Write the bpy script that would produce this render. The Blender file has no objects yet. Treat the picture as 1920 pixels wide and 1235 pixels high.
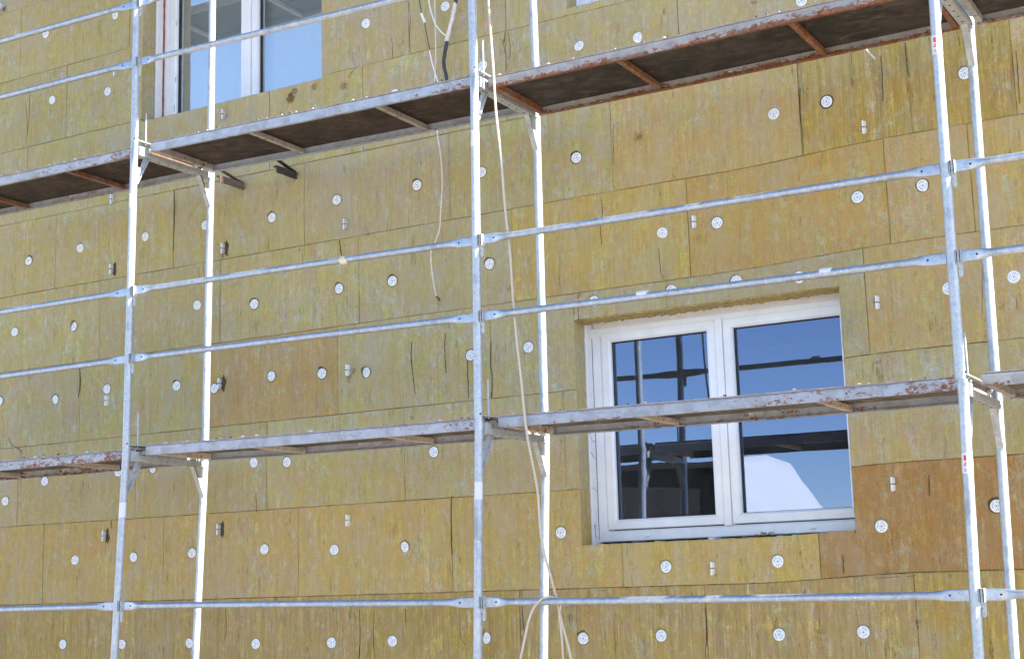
import bpy, bmesh, math, random
from mathutils import Vector, Matrix, noise
random.seed(7)
R = math.radians
sc = bpy.context.scene
col = sc.collection

# ------------------------------------------------------------------ camera
F_PX, YAW, PITCH, ROLL = 2766.03, -0.51833, 0.175841, -0.0282386
CAM = Vector((6.67457, -6.84397, -0.850252))
L = 2.5806          # bay length
W = 0.7214          # frame width
YW = 1.12           # face of the insulation
YM = 1.257          # masonry face behind it
YG = 1.39           # glass plane
GROUND = -2.45
fw = Vector((math.sin(YAW)*math.cos(PITCH), math.cos(YAW)*math.cos(PITCH), math.sin(PITCH)))
r0 = Vector((math.cos(YAW), -math.sin(YAW), 0)); u0 = r0.cross(fw)
rt = r0*math.cos(ROLL)+u0*math.sin(ROLL); up = -r0*math.sin(ROLL)+u0*math.cos(ROLL)
def un(px, py, y):
    """survey point of the photograph -> metric point on the vertical plane y"""
    d = fw+rt*((px-960)/F_PX)-up*((py-617.5)/F_PX)
    return CAM+d*((y-CAM.y)/d.y)
cd = bpy.data.cameras.new('camera'); co = bpy.data.objects.new('camera', cd); col.objects.link(co)
cd.sensor_width = 36; cd.lens = F_PX/1920*36; cd.clip_start = .05; cd.clip_end = 2000
co.matrix_world = Matrix(((rt.x, up.x, -fw.x, CAM.x), (rt.y, up.y, -fw.y, CAM.y), (rt.z, up.z, -fw.z, CAM.z), (0, 0, 0, 1)))
sc.camera = co

# ------------------------------------------------------------------ node helpers
class NT:
    def __init__(s, name):
        s.m = bpy.data.materials.new(name); s.m.use_nodes = True; s.t = s.m.node_tree
        s.b = s.t.nodes['Principled BSDF']; s.out = s.t.nodes['Material Output']
    def n(s, typ, ins=None, **kw):
        k = s.t.nodes.new(typ)
        for a, v in kw.items(): setattr(k, a, v)
        for a, v in (ins or {}).items(): s.set(k.inputs[a], v)
        return k
    def set(s, sock, v):
        if isinstance(v, bpy.types.NodeSocket): s.t.links.new(v, sock)
        elif isinstance(v, bpy.types.Node): s.t.links.new(v.outputs[0], sock)
        else: sock.default_value = v
    def coord(s): return s.n('ShaderNodeTexCoord').outputs['Object']
    def mapping(s, c, sx, sy, sz, loc=None):
        k = s.n('ShaderNodeMapping', {'Vector': c, 'Scale': (sx, sy, sz)})
        if loc is not None: s.set(k.inputs['Location'], loc)
        return k.outputs[0]
    def noise(s, v, scale, detail=4, rough=.6, dist=0):
        return s.n('ShaderNodeTexNoise', {'Vector': v, 'Scale': scale, 'Detail': detail, 'Roughness': rough, 'Distortion': dist}).outputs[0]
    def ramp(s, f, a, b, c0=(0,0,0,1), c1=(1,1,1,1)):
        k = s.n('ShaderNodeValToRGB', {'Fac': f}); e = k.color_ramp.elements
        e[0].position = a; e[0].color = c0; e[1].position = b; e[1].color = c1
        return k.outputs[0]
    def mix(s, f, a, b, mode='MIX'):
        k = s.n('ShaderNodeMix', data_type='RGBA', blend_type=mode)
        s.set(k.inputs[0], f); s.set(k.inputs[6], a); s.set(k.inputs[7], b)
        return k.outputs[2]
    def math(s, op, a, b=0., c=None):
        k = s.n('ShaderNodeMath', operation=op); s.set(k.inputs[0], a); s.set(k.inputs[1], b)
        if c is not None: s.set(k.inputs[2], c)
        return k.outputs[0]
    def bump(s, h, strength=.4, dist=.01, nrm=None):
        k = s.n('ShaderNodeBump', {'Height': h, 'Strength': strength, 'Distance': dist})
        if nrm: s.set(k.inputs['Normal'], nrm)
        return k.outputs[0]
def C(r, g, b): return (r, g, b, 1)

def wool(name, ca, cb, cc, streak=.5, crack=1., rnd=.5):
    t = NT(name); c = t.coord(); oi = t.n('ShaderNodeObjectInfo').outputs['Random']
    off = t.n('ShaderNodeCombineXYZ', {'X': t.math('MULTIPLY', oi, 37.), 'Y': 0., 'Z': t.math('MULTIPLY', oi, 91.)}).outputs[0]
    v = t.n('ShaderNodeVectorMath', {0: c, 1: off}, operation='ADD').outputs[0]
    big = t.noise(t.mapping(v, 1, 1, .7), 7.5, 5, .68, .4)
    mid = t.noise(t.mapping(v, 1, 1, .55), 24, 5, .7, .5)
    st = t.noise(t.mapping(v, 1, 1, .055), 85, 4, .65)
    st2 = t.noise(t.mapping(v, 1, 1, .035), 22, 4, .7, .1)
    fine = t.noise(t.mapping(v, 1, 1, .55), 230, 3, .75)
    k = t.mix(t.ramp(big, .42, .58), ca, t.mix(.35, cb, C(.40, .385, .34)))                     # yellow against grey-violet patches
    k = t.mix(t.math('MULTIPLY', t.ramp(mid, .46, .70), .7), k, cb)
    k = t.mix(t.math('MULTIPLY', t.ramp(mid, .45, .27), .55), k, cc)
    cnz = t.n('ShaderNodeTexNoise', {'Vector': t.mapping(v, 1, 1, .6), 'Scale': 34., 'Detail': 3., 'Roughness': .6}).outputs['Color']
    k = t.mix(.28, k, cnz, 'OVERLAY')
    cn2 = t.n('ShaderNodeTexNoise', {'Vector': t.mapping(v, 1, 1, .8), 'Scale': 6., 'Detail': 3., 'Roughness': .6}).outputs['Color']
    k = t.mix(.13, k, cn2, 'OVERLAY')
    k = t.mix(streak, k, t.mix(1., k, t.ramp(st, .25, .75, C(.42, .40, .36), C(1.5, 1.46, 1.36)), 'MULTIPLY'))
    k = t.mix(streak, k, t.mix(1., k, t.ramp(st2, .30, .70, C(.62, .60, .58), C(1.25, 1.22, 1.16)), 'MULTIPLY'))
    k = t.mix(.50, k, t.mix(1., k, t.ramp(fine, .28, .72, C(.42, .42, .42), C(1.55, 1.55, 1.5)), 'MULTIPLY'))
    cl = t.noise(t.mapping(v, 1, 1, .45), 3.2, 5, .7, .8)
    k = t.mix(t.math('MULTIPLY', t.ramp(cl, .52, .68), .55), k, t.mix(.5, cb, C(.36, .34, .33)))
    k = t.mix(t.math('MULTIPLY', t.ramp(cl, .44, .30), .35), k, cc)
    # fine horizontal ribbing left by the press
    rib = t.n('ShaderNodeTexWave', {'Vector': v, 'Scale': 26., 'Distortion': 2.2, 'Detail': 2., 'Detail Scale': 4.}, bands_direction='Z').outputs['Color']
    ribm = t.ramp(t.noise(v, 2.1, 2), .40, .62)
    k = t.mix(t.math('MULTIPLY', ribm, .20), k, t.mix(1., k, t.ramp(rib, .1, .9, C(.62, .62, .62), C(1.2, 1.2, 1.2)), 'MULTIPLY'))
    # vertical cracks between fibre lamellae
    cn = t.noise(t.mapping(v, 1, 1, .06), 11, 5, .62, .35)
    cr = t.math('ABSOLUTE', t.math('SUBTRACT', cn, .5)); cr = t.ramp(cr, .0, .007, C(1, 1, 1), C(0, 0, 0))
    cm = t.ramp(t.noise(t.mapping(v, 1, 1, .8), 6.5, 4, .7), .53, .60)
    crk = t.math('MULTIPLY', t.math('MULTIPLY', cr, cm), min(1., crack))
    k = t.mix(t.math('MULTIPLY', crk, .8), k, C(.10, .07, .03))
    # pale fibres and small dark pits
    pit = t.n('ShaderNodeTexVoronoi', {'Vector': t.mapping(v, 1, 1, .6), 'Scale': 55.}).outputs['Distance']
    pm = t.math('MULTIPLY', t.ramp(pit, .05, .13, C(1, 1, 1), C(0, 0, 0)), t.ramp(t.noise(v, 9, 3), .56, .63))
    k = t.mix(t.math('MULTIPLY', pm, .75), k, C(.07, .05, .025))
    hs = t.n('ShaderNodeHueSaturation', {'Color': k, 'Hue': t.math('MULTIPLY_ADD', oi, .024*rnd, .5-.012*rnd),
             'Saturation': t.math('MULTIPLY_ADD', oi, .34*rnd, 1-.17*rnd), 'Value': t.math('MULTIPLY_ADD', t.math('FRACT', t.math('MULTIPLY', oi, 7.3)), .20*rnd, 1-.10*rnd)})
    t.set(t.b.inputs['Base Color'], hs.outputs[0]); t.b.inputs['Roughness'].default_value = .95
    t.b.inputs['Specular IOR Level'].default_value = .12
    h = t.math('ADD', t.math('MULTIPLY', fine, .5), t.math('ADD', st, t.math('MULTIPLY', crk, -2.5)))
    h = t.math('ADD', h, t.math('MULTIPLY', mid, 1.2))
    t.set(t.b.inputs['Normal'], t.bump(h, .55, .006))
    return t.m
M = {}
M['wool'] = wool('mineral_wool', C(0.470, 0.410, 0.191), C(0.476, 0.456, 0.389), C(0.423, 0.326, 0.138), .26, .7, .35)
M['wool_grain'] = wool('mineral_wool_grained', C(0.513, 0.405, 0.145), C(0.475, 0.416, 0.252), C(0.388, 0.255, 0.083), .62, 1., .3)
M['wool_orange'] = wool('mineral_wool_orange', C(0.503, 0.351, 0.132), C(0.483, 0.406, 0.216), C(0.450, 0.281, 0.085), .20, .45, .2)
M['wool_tan'] = wool('mineral_wool_tan', C(0.485, 0.344, 0.153), C(0.466, 0.388, 0.252), C(0.427, 0.281, 0.117), .3, .5, .2)
M['wool_rust'] = wool('mineral_wool_rust', C(0.448, 0.265, 0.092), C(0.426, 0.313, 0.149), C(0.347, 0.192, 0.063), .3, .6, .15)
M['wool_ochre'] = wool('mineral_wool_ochre', C(0.521, 0.408, 0.159), C(0.509, 0.443, 0.293), C(0.460, 0.309, 0.105), .30, .7, .3)
def plain(name, c, rough=.6, metal=0., nscale=0, namt=.2, bump=0., spec=.5):
    t = NT(name); t.b.inputs['Roughness'].default_value = rough; t.b.inputs['Metallic'].default_value = metal
    t.b.inputs['Specular IOR Level'].default_value = spec
    if nscale:
        v = t.coord(); f = t.noise(v, nscale, 5, .65)
        a = C(*[x*(1-namt) for x in c]); b = C(*[min(1, x*(1+namt)) for x in c])
        t.set(t.b.inputs['Base Color'], t.ramp(f, .3, .7, a, b))
        if bump: t.set(t.b.inputs['Normal'], t.bump(f, bump, .004))
    else: t.b.inputs['Base Color'].default_value = C(*c)
    return t.m
def galv(name, c, metal=.45, rough=.42, smudge=.7):
    t = NT(name); v = t.coord()
    a = t.noise(t.mapping(v, 1, 1, 1), 38, 5, .7); b = t.noise(t.mapping(v, 1, 1, .5), 9, 4, .6)
    vo = t.n('ShaderNodeTexVoronoi', {'Vector': v, 'Scale': 120.}).outputs['Color']
    k = t.mix(t.ramp(a, .32, .68), C(*[x*.80 for x in c]), C(*[min(1, x*1.12) for x in c]))
    k = t.mix(.10, k, vo, 'OVERLAY')
    k = t.mix(t.math('MULTIPLY', t.ramp(b, .55, .66), smudge), k, C(*[x*.5 for x in c]))
    k = t.mix(t.math('MULTIPLY', t.ramp(t.noise(t.mapping(v, 1, 1, .25), 16, 5, .7), .58, .62), .5), k, C(.62, .60, .56))
    sp = t.noise(v, 70, 3, .6)
    k = t.mix(t.ramp(sp, .69, .72), k, C(.80, .80, .78))
    k = t.mix(t.math('MULTIPLY', t.ramp(t.noise(v, 46, 3, .6), .70, .74), .7), k, C(.24, .17, .13))
    t.set(t.b.inputs['Base Color'], k); t.b.inputs['Metallic'].default_value = metal
    t.set(t.b.inputs['Roughness'], t.n('ShaderNodeMapRange', {'Value': a, 'To Min': rough-.1, 'To Max': rough+.18}).outputs[0])
    t.set(t.b.inputs['Normal'], t.bump(a, .18, .003))
    return t.m
M['galv'] = galv('galvanised_tube', (.44, .48, .54), .3)
M['galv_rail'] = galv('galvanised_rail', (.42, .46, .53), .6, .33, .5)
M['galv_frame'] = galv('galvanised_bracket', (.46, .48, .49), .2, .55, .4)
def deckpaint(name, base, rust, speck=.5, edge=0.):
    t = NT(name); v = t.coord()
    a = t.noise(t.mapping(v, .5, 1, 1), 52, 6, .75); b = t.noise(t.mapping(v, .25, 1, 1), 4.2, 4, .6)
    f = t.n('ShaderNodeMapRange', {'Value': b, 'From Min': .3, 'From Max': .7, 'To Min': -.12, 'To Max': .12}).outputs[0]
    f = t.math('ADD', a, f)
    if edge:   # rust creeps up from the lower flange of the rail
        g = t.n('ShaderNodeSeparateXYZ', {'Vector': t.n('ShaderNodeTexCoord').outputs['Generated']}).outputs['Z']
        f = t.math('ADD', f, t.math('MULTIPLY_ADD', g, -edge, edge*.42))
    m = t.ramp(f, .70-rust*.30, .73-rust*.30)
    rc = t.ramp(t.noise(v, 60, 4), .35, .7, C(.10, .032, .016), C(.36, .13, .045))
    k = t.mix(t.ramp(t.noise(v, 17, 4), .3, .7), C(*[x*.85 for x in base]), C(*[min(1, x*1.1) for x in base]))
    k = t.mix(m, k, rc)
    k = t.mix(t.math('MULTIPLY', t.ramp(t.noise(v, 9, 6, .7, .5), .48, .62), .45), k, C(.20, .17, .15))
    k = t.mix(t.ramp(t.noise(t.mapping(v, .5, 1, 1), 17, 5, .7), .67, .69), k, C(.70, .70, .68))
    t.set(t.b.inputs['Base Color'], k); t.b.inputs['Roughness'].default_value = .62
    t.set(t.b.inputs['Normal'], t.bump(f, .3, .003))
    return t.m
def ply(name, a, b):
    t = NT(name); v = t.coord()
    g = t.noise(t.mapping(v, .12, 1, 1), 38, 5, .7, .3); s = t.noise(v, 4.6, 6, .7, 1.1)
    k = t.mix(t.ramp(g, .3, .7), C(*a), C(*b)); k = t.mix(t.math('MULTIPLY', t.ramp(s, .42, .58), .8), k, C(*[x*.35 for x in a]))
    sw = t.noise(t.mapping(v, .5, 1.4, 1), 6, 6, .75, 1.6)
    k = t.mix(t.math('MULTIPLY', t.ramp(sw, .55, .66), .55), k, C(*[min(1, x*2.3) for x in b]))
    t.set(t.b.inputs['Base Color'], k); t.b.inputs['Roughness'].default_value = .8
    t.set(t.b.inputs['Normal'], t.bump(g, .3, .003)); return t.m
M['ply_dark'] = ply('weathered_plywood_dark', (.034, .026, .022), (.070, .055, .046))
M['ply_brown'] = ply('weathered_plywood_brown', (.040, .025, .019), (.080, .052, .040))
M['ply_pale_bounce'] = ply('weathered_plywood_pale_bounce', (.12, .098, .078), (.22, .185, .15))
M['upvc'] = plain('white_window_plastic', (.81, .82, .86), .32, 0, 7, .06)
M['plaster'] = plain('white_reveal_plaster', (.76, .75, .76), .85, 0, 14, .08, .25)
M['gasket'] = plain('black_gasket', (.015, .016, .02), .6)
M['adhesive'] = plain('adhesive_mortar', (.19, .14, .07), .95, 0, 12, .3, .4)
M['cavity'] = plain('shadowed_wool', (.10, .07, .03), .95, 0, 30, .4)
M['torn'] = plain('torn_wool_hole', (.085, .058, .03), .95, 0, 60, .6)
M['wool_dent_shade'] = plain('dented_wool_shade', (.27, .225, .105), .95, 0, 60, .3, .5)
M['disc_hole_shade'] = plain('disc_perforation_shade', (.15, .16, .20), .9)
M['disc'] = plain('white_plastic_disc', (.82, .84, .88), .45, 0, 40, .05)
M['plate'] = plain('pale_plastic_plate', (.72, .70, .66), .5, 0, 35, .12)
M['plate_grey'] = plain('grey_metal_plate', (.50, .50, .50), .5, .1, 35, .25)
M['tuft'] = plain('loose_wool_fibre', (.40, .30, .11), .95, 0, 45, .45)
M['tuft_brown'] = plain('loose_wool_brown', (.24, .14, .045), .95, 0, 45, .45)
M['foam'] = plain('orange_mounting_foam', (.30, .09, .035), .9, 0, 60, .5, .5)
M['foam_cream'] = plain('cream_foam', (.70, .64, .47), .8, 0, 50, .15, .5)
M['label_white'] = plain('white_label', (.66, .67, .70), .4)
M['label_red'] = plain('red_label_print', (.62, .05, .06), .5)
M['dark_steel'] = plain('dark_rusted_steel', (.055, .045, .042), .6, .3, 30, .5, .3)
M['iron_rust'] = plain('brown_rusted_steel', (.16, .11, .09), .7, .1, 30, .4, .3)
M['hole'] = plain('dark_bolt_hole', (.012, .012, .014), .8)
M['cable_white'] = plain('white_cable', (.80, .79, .77), .5, 0, 30, .1)
M['cable_beige'] = plain('beige_cable', (.68, .62, .55), .6, 0, 30, .15)
M['cable_dark'] = plain('dark_cable', (.06, .055, .05), .5)
M['tape'] = plain('black_tape', (.035, .032, .042), .38, 0, 40, .6, .6)
M['paint_pinkwhite'] = plain('flaking_white_paint', (.66, .60, .58), .6, 0, 60, .2, .4)
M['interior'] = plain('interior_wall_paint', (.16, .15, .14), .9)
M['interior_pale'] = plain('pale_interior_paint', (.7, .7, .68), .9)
M['slat_edge_shade'] = plain('slat_edge_shade', (.34, .38, .44), .9)
M['sill_strip'] = plain('brown_sill_packing', (.17, .12, .105), .9, 0, 20, .35, .4)
t = NT('braided_rope'); v = t.coord()
w = t.n('ShaderNodeTexWave', {'Vector': t.mapping(v, 1, 1, 1), 'Scale': 42., 'Distortion': 1.}, bands_direction='DIAGONAL').outputs['Color']
t.set(t.b.inputs['Base Color'], t.ramp(w, .2, .8, C(.44, .36, .28), C(.78, .70, .59))); t.b.inputs['Roughness'].default_value = .85
t.set(t.b.inputs['Normal'], t.bump(w, .6, .004)); M['rope'] = t.m
# coated double glazing: part mirror, part clear
for gname, gcol, gbase in (('glass', C(.50, .615, .90), .20), ('glass_bright', C(1., 1., 1.), .40)):
  t = NT('window_'+gname); t.t.nodes.remove(t.b)
  gl = t.n('ShaderNodeBsdfGlossy', {'Color': gcol, 'Roughness': .0})
  tr = t.n('ShaderNodeBsdfTransparent', {'Color': C(.90, .95, .97)})
  fr = t.n('ShaderNodeFresnel', {'IOR': 1.5})
  fac = t.math('ADD', t.math('MULTIPLY', fr.outputs[0], .8), gbase)
  wv = t.noise(t.coord(), 2.3, 2, .5)
  t.set(gl.inputs['Normal'], t.bump(wv, .02, .02))
  ms = t.n('ShaderNodeMixShader', {0: fac, 1: tr, 2: gl}); 
  df = t.n('ShaderNodeBsdfDiffuse', {'Color': C(.6, .62, .64)})
  du = t.math('MULTIPLY_ADD', t.ramp(t.noise(t.mapping(t.coord(), 1, 1, .5), 14, 6, .75), .45, .75), .030, .006)
  ms2 = t.n('ShaderNodeMixShader', {0: du, 1: ms, 2: df}); t.set(t.out.inputs[0], ms2); M[gname] = t.m
t = NT('window_glass_inner'); t.t.nodes.remove(t.b); t.set(t.out.inputs[0], t.n('ShaderNodeBsdfTransparent', {'Color': C(.99, .99, .99)})); M['glass_in'] = t.m
t = NT('blind_fabric'); t.b.inputs['Base Color'].default_value = C(.86, .92, .95); t.b.inputs['Roughness'].default_value = .8
t.set(t.b.inputs['Normal'], t.bump(t.noise(t.mapping(t.coord(), 1, 1, .1), 60, 2), .15, .002)); M['blind'] = t.m

# ------------------------------------------------------------------ mesh builder
class MB:
    def __init__(s): s.v = []; s.f = []; s.mi = []; s.sm = []; s.mats = []
    def mid(s, m):
        if m not in s.mats: s.mats.append(m)
        return s.mats.index(m)
    def add(s, vs, fs, m, smooth=False):
        o = len(s.v); s.v += [Vector(p) for p in vs]; k = s.mid(m)
        for f in fs: s.f.append([i+o for i in f]); s.mi.append(k); s.sm.append(smooth)
        return s
    def box(s, a, b, m, bev=0.):
        (x0, y0, z0), (x1, y1, z1) = a, b
        if bev <= 0:
            return s.add([(x0,y0,z0),(x1,y0,z0),(x1,y1,z0),(x0,y1,z0),(x0,y0,z1),(x1,y0,z1),(x1,y1,z1),(x0,y1,z1)],
                     [(0,3,2,1),(4,5,6,7),(0,1,5,4),(1,2,6,5),(2,3,7,6),(3,0,4,7)], m)
        bm = bmesh.new(); bmesh.ops.create_cube(bm, size=1)
        for q in bm.verts: q.co = Vector(((x0+x1)/2+q.co.x*(x1-x0), (y0+y1)/2+q.co.y*(y1-y0), (z0+z1)/2+q.co.z*(z1-z0)))
        bmesh.ops.bevel(bm, geom=bm.edges[:], offset=bev, segments=2, affect='EDGES', profile=.6)
        bm.verts.index_update()
        s.add([q.co.copy() for q in bm.verts], [[q.index for q in f.verts] for f in bm.faces], m); bm.free(); return s
    def bar(s, p0, p1, w, h, m, upv=(0, 0, 1)):
        p0, p1 = Vector(p0), Vector(p1); d = (p1-p0).normalized(); sd = d.cross(Vector(upv)).normalized(); u = sd.cross(d)
        vs = [p+sd*(a*w/2)+u*(b*h/2) for p in (p0, p1) for a, b in ((-1,-1),(1,-1),(1,1),(-1,1))]
        return s.add(vs, [(3,2,1,0),(4,5,6,7),(0,1,5,4),(1,2,6,5),(2,3,7,6),(3,0,4,7)], m)
    def loft(s, rings, m, caps=True, smooth=True):
        n = len(rings[0]); vs = [p for r in rings for p in r]; fs = []
        for i in range(len(rings)-1):
            for j in range(n): fs.append((i*n+j, i*n+(j+1) % n, (i+1)*n+(j+1) % n, (i+1)*n+j))
        s.add(vs, fs, m, smooth)
        if caps: s.add(rings[0], [tuple(range(n))[::-1]], m); s.add(rings[-1], [tuple(range(n))], m)
        return s
    def tube(s, path, r, m, seg=16, caps=True):
        path = [Vector(p) for p in path]; rings = []; ref = Vector((0, 1, 0))
        for i, p in enumerate(path):
            d = (path[min(i+1, len(path)-1)]-path[max(i-1, 0)]).normalized()
            if abs(d.dot(ref)) > .95: ref = Vector((1, 0, 0))
            a = d.cross(ref).normalized(); b = d.cross(a); ref = -b if (-b).dot(ref) > 0 else b
            rr = r[i] if isinstance(r, (list, tuple)) else r
            rings.append([p+a*(math.cos(2*math.pi*k/seg)*rr)+b*(math.sin(2*math.pi*k/seg)*rr) for k in range(seg)])
        return s.loft(rings, m, caps)
    def prism(s, poly, off, m):
        n = len(poly); poly = [Vector(p) for p in poly]; off = Vector(off)
        return s.add(poly+[p+off for p in poly], [tuple(range(n))[::-1], tuple(range(n, 2*n))]+[(i, (i+1) % n, n+(i+1) % n, n+i) for i in range(n)], m)
    def build(s, name, parent=None, origin=None):
        me = bpy.data.meshes.new(name); org = Vector(origin) if origin is not None else (world_loc(parent) if parent else Vector((0, 0, 0)))
        me.from_pydata([tuple(v-org) for v in s.v], [], s.f)
        for m in s.mats: me.materials.append(M[m])
        me.polygons.foreach_set('material_index', s.mi); me.polygons.foreach_set('use_smooth', s.sm)
        bm = bmesh.new(); bm.from_mesh(me); bmesh.ops.recalc_face_normals(bm, faces=bm.faces); bm.to_mesh(me); bm.free()
        o = bpy.data.objects.new(name, me); col.objects.link(o)
        if parent: o.parent = parent; o.location = org-world_loc(parent)
        else: o.location = org
        return o
def world_loc(o):
    p = Vector((0, 0, 0))
    while o: p += o.location; o = o.parent
    return p
def tag(o, label=None, cat=None, group=None, kind=None):
    if label: o['label'] = label
    if cat: o['category'] = cat
    if group: o['group'] = group
    if kind: o['kind'] = kind
    return o
def thing(name, loc, label, cat, group=None):
    o = bpy.data.objects.new(name, None); col.objects.link(o); o.location = loc; o.empty_display_size = .1
    return tag(o, label, cat, group)
def smooth_path(pts, n=6):
    pts = [Vector(p) for p in pts]; out = []
    P = [pts[0]*2-pts[1]]+pts+[pts[-1]*2-pts[-2]]
    for i in range(1, len(P)-2):
        a, b, c, d = P[i-1:i+3]
        for k in range(n):
            t_ = k/n; out.append(.5*((2*b)+(c-a)*t_+(2*a-5*b+4*c-d)*t_**2+(3*b-a-3*c+d)*t_**3))
    out.append(pts[-1]); return out

# ------------------------------------------------------------------ ground
t = NT('trodden_earth'); v = t.coord()
k = t.ramp(t.noise(v, .6, 8, .65), .3, .7, C(.24, .20, .15), C(.42, .37, .30)); t.set(t.b.inputs['Base Color'], k)
t.b.inputs['Roughness'].default_value = .95; t.set(t.b.inputs['Normal'], t.bump(t.noise(v, 9, 6), .5, .03)); M['earth'] = t.m
g = MB(); N = 24; S = 600
g.add([(-S+2*S*i/N, -S+2*S*j/N, GROUND) for j in range(N+1) for i in range(N+1)],
      [(j*(N+1)+i, j*(N+1)+i+1, (j+1)*(N+1)+i+1, (j+1)*(N+1)+i) for j in range(N) for i in range(N)], 'earth')
tag(g.build('ground'), kind='structure')

# ------------------------------------------------------------------ the building
X0, X1, ZB, ZT = -6.2, 8.2, GROUND, 6.1
bld = thing('building', ((X0+X1)/2, YM, GROUND), 'building facade under repair clad in yellow mineral wool boards with white plastic discs', 'building')
# windows: wool opening x0,x1,z0,z1
WIN = [(2.57, 4.25, -.585, .788), (-1.06, .65, 2.74, 4.095), (2.60, 4.28, 2.81, 4.135)]
MAS = [(2.562, 4.325, -.625, .812), (-1.066, .702, 2.70, 4.143), (2.592, 4.355, 2.77, 4.213)]
# masonry behind the boards, with the three openings
xs = sorted({X0, X1}|{w_[0] for w_ in MAS}|{w_[1] for w_ in MAS}); zs = sorted({ZB, ZT}|{w_[2] for w_ in MAS}|{w_[3] for w_ in MAS})
mw = MB()
def inwin(x, z, ws): return any(w_[0] < x < w_[1] and w_[2] < z < w_[3] for w_ in ws)
def cellmesh(mb, xs, zs, ws, y0, y1, m):
    nx, nz = len(xs)-1, len(zs)-1
    solid = lambda i, j: 0 <= i < nx and 0 <= j < nz and not inwin((xs[i]+xs[i+1])/2, (zs[j]+zs[j+1])/2, ws)
    for i in range(nx):
        for j in range(nz):
            if not solid(i, j): continue
            a, b, c, d = xs[i], xs[i+1], zs[j], zs[j+1]
            mb.add([(a, y0, c), (b, y0, c), (b, y0, d), (a, y0, d)], [(0, 1, 2, 3)], m)
            mb.add([(a, y1, c), (b, y1, c), (b, y1, d), (a, y1, d)], [(3, 2, 1, 0)], m)
            for q, (p0, p1) in (((i-1, j), ((a, c), (a, d))), ((i+1, j), ((b, c), (b, d))), ((i, j-1), ((a, c), (b, c))), ((i, j+1), ((a, d), (b, d)))):
                if not solid(*q):
                    mb.add([(p0[0], y0, p0[1]), (p1[0], y0, p1[1]), (p1[0], y1, p1[1]), (p0[0], y1, p0[1])], [(0, 1, 2, 3)], m)
cellmesh(mw, xs, zs, MAS, YM, YM+.35, 'adhesive')
mw.build('wall', bld)
mr = MB(); mr.box((X0, YM+.35, ZB), (X0+.2, 7, ZT), 'plaster'); mr.box((X1-.2, YM+.35, ZB), (X1, 7, ZT), 'plaster')
mr.box((X0+.2, 6.8, ZB), (X1-.2, 7, ZT), 'plaster'); mr.build('wall', bld)
rf = MB(); rf.box((X0-.3, YM-.1+.2, ZT+.003), (X1+.3, 7.3, ZT+.25), 'dark_steel'); rf.build('roof', bld)

ROWS = [-2.04, -1.44, -.84, -.25, .355, .955, 1.56, 2.15, 2.76, 3.36, 3.96, 4.56]
def dz(x):
    q = min(1, max(0, (x-3.6)/1.)); return .032*q*q*(3-2*q)
JX = {   # x of the vertical joints of each course
 0: [-3.3, -2.1, -.9, .3, 1.5, 2.7, 3.9, 5.1, 6.3], 1: [-3.9, -2.71, -1.51, -.27, .93, 2.13, 3.35, 4.55, 5.75, 6.5],
 2: [-3.2, -1.98, -.78, .43, 1.65, 2.84, 4.04, 5.24, 6.4], 3: [-3.5, -2.28, -1.06, .16, 1.30, 2.48, 3.7, 4.9, 6.1],
 4: [-4.0, -2.85, -1.64, -.38, .77, 1.97, 3.2, 4.4, 5.6, 6.5], 5: [-3.85, -2.65, -1.45, -.27, .95, 2.15, 3.36, 4.56, 5.02, 6.2],
 6: [-4.3, -3.14, -1.94, -.72, .49, 1.69, 2.88, 4.09, 5.29, 6.5], 7: [-3.48, -2.28, -1.08, .18, 1.0, 2.14, 3.36, 4.57, 5.8],
 8: [-4.26, -3.06, -1.86, -.66, .55, 1.39, 2.15, 3.32, 4.5, 5.7], 9: [-3.6, -2.4, -1.2, 0, 1.2, 2.4, 3.6, 4.8, 6.], 10: [-3., -1.8, -.6, .6, 1.8, 3., 4.2, 5.4, 6.6]}
SPECIAL = {(4, 3): 'wool_tan', (5, 6): 'wool_orange', (2, 6): 'wool_rust', (2, 7): 'wool_rust'}
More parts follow.
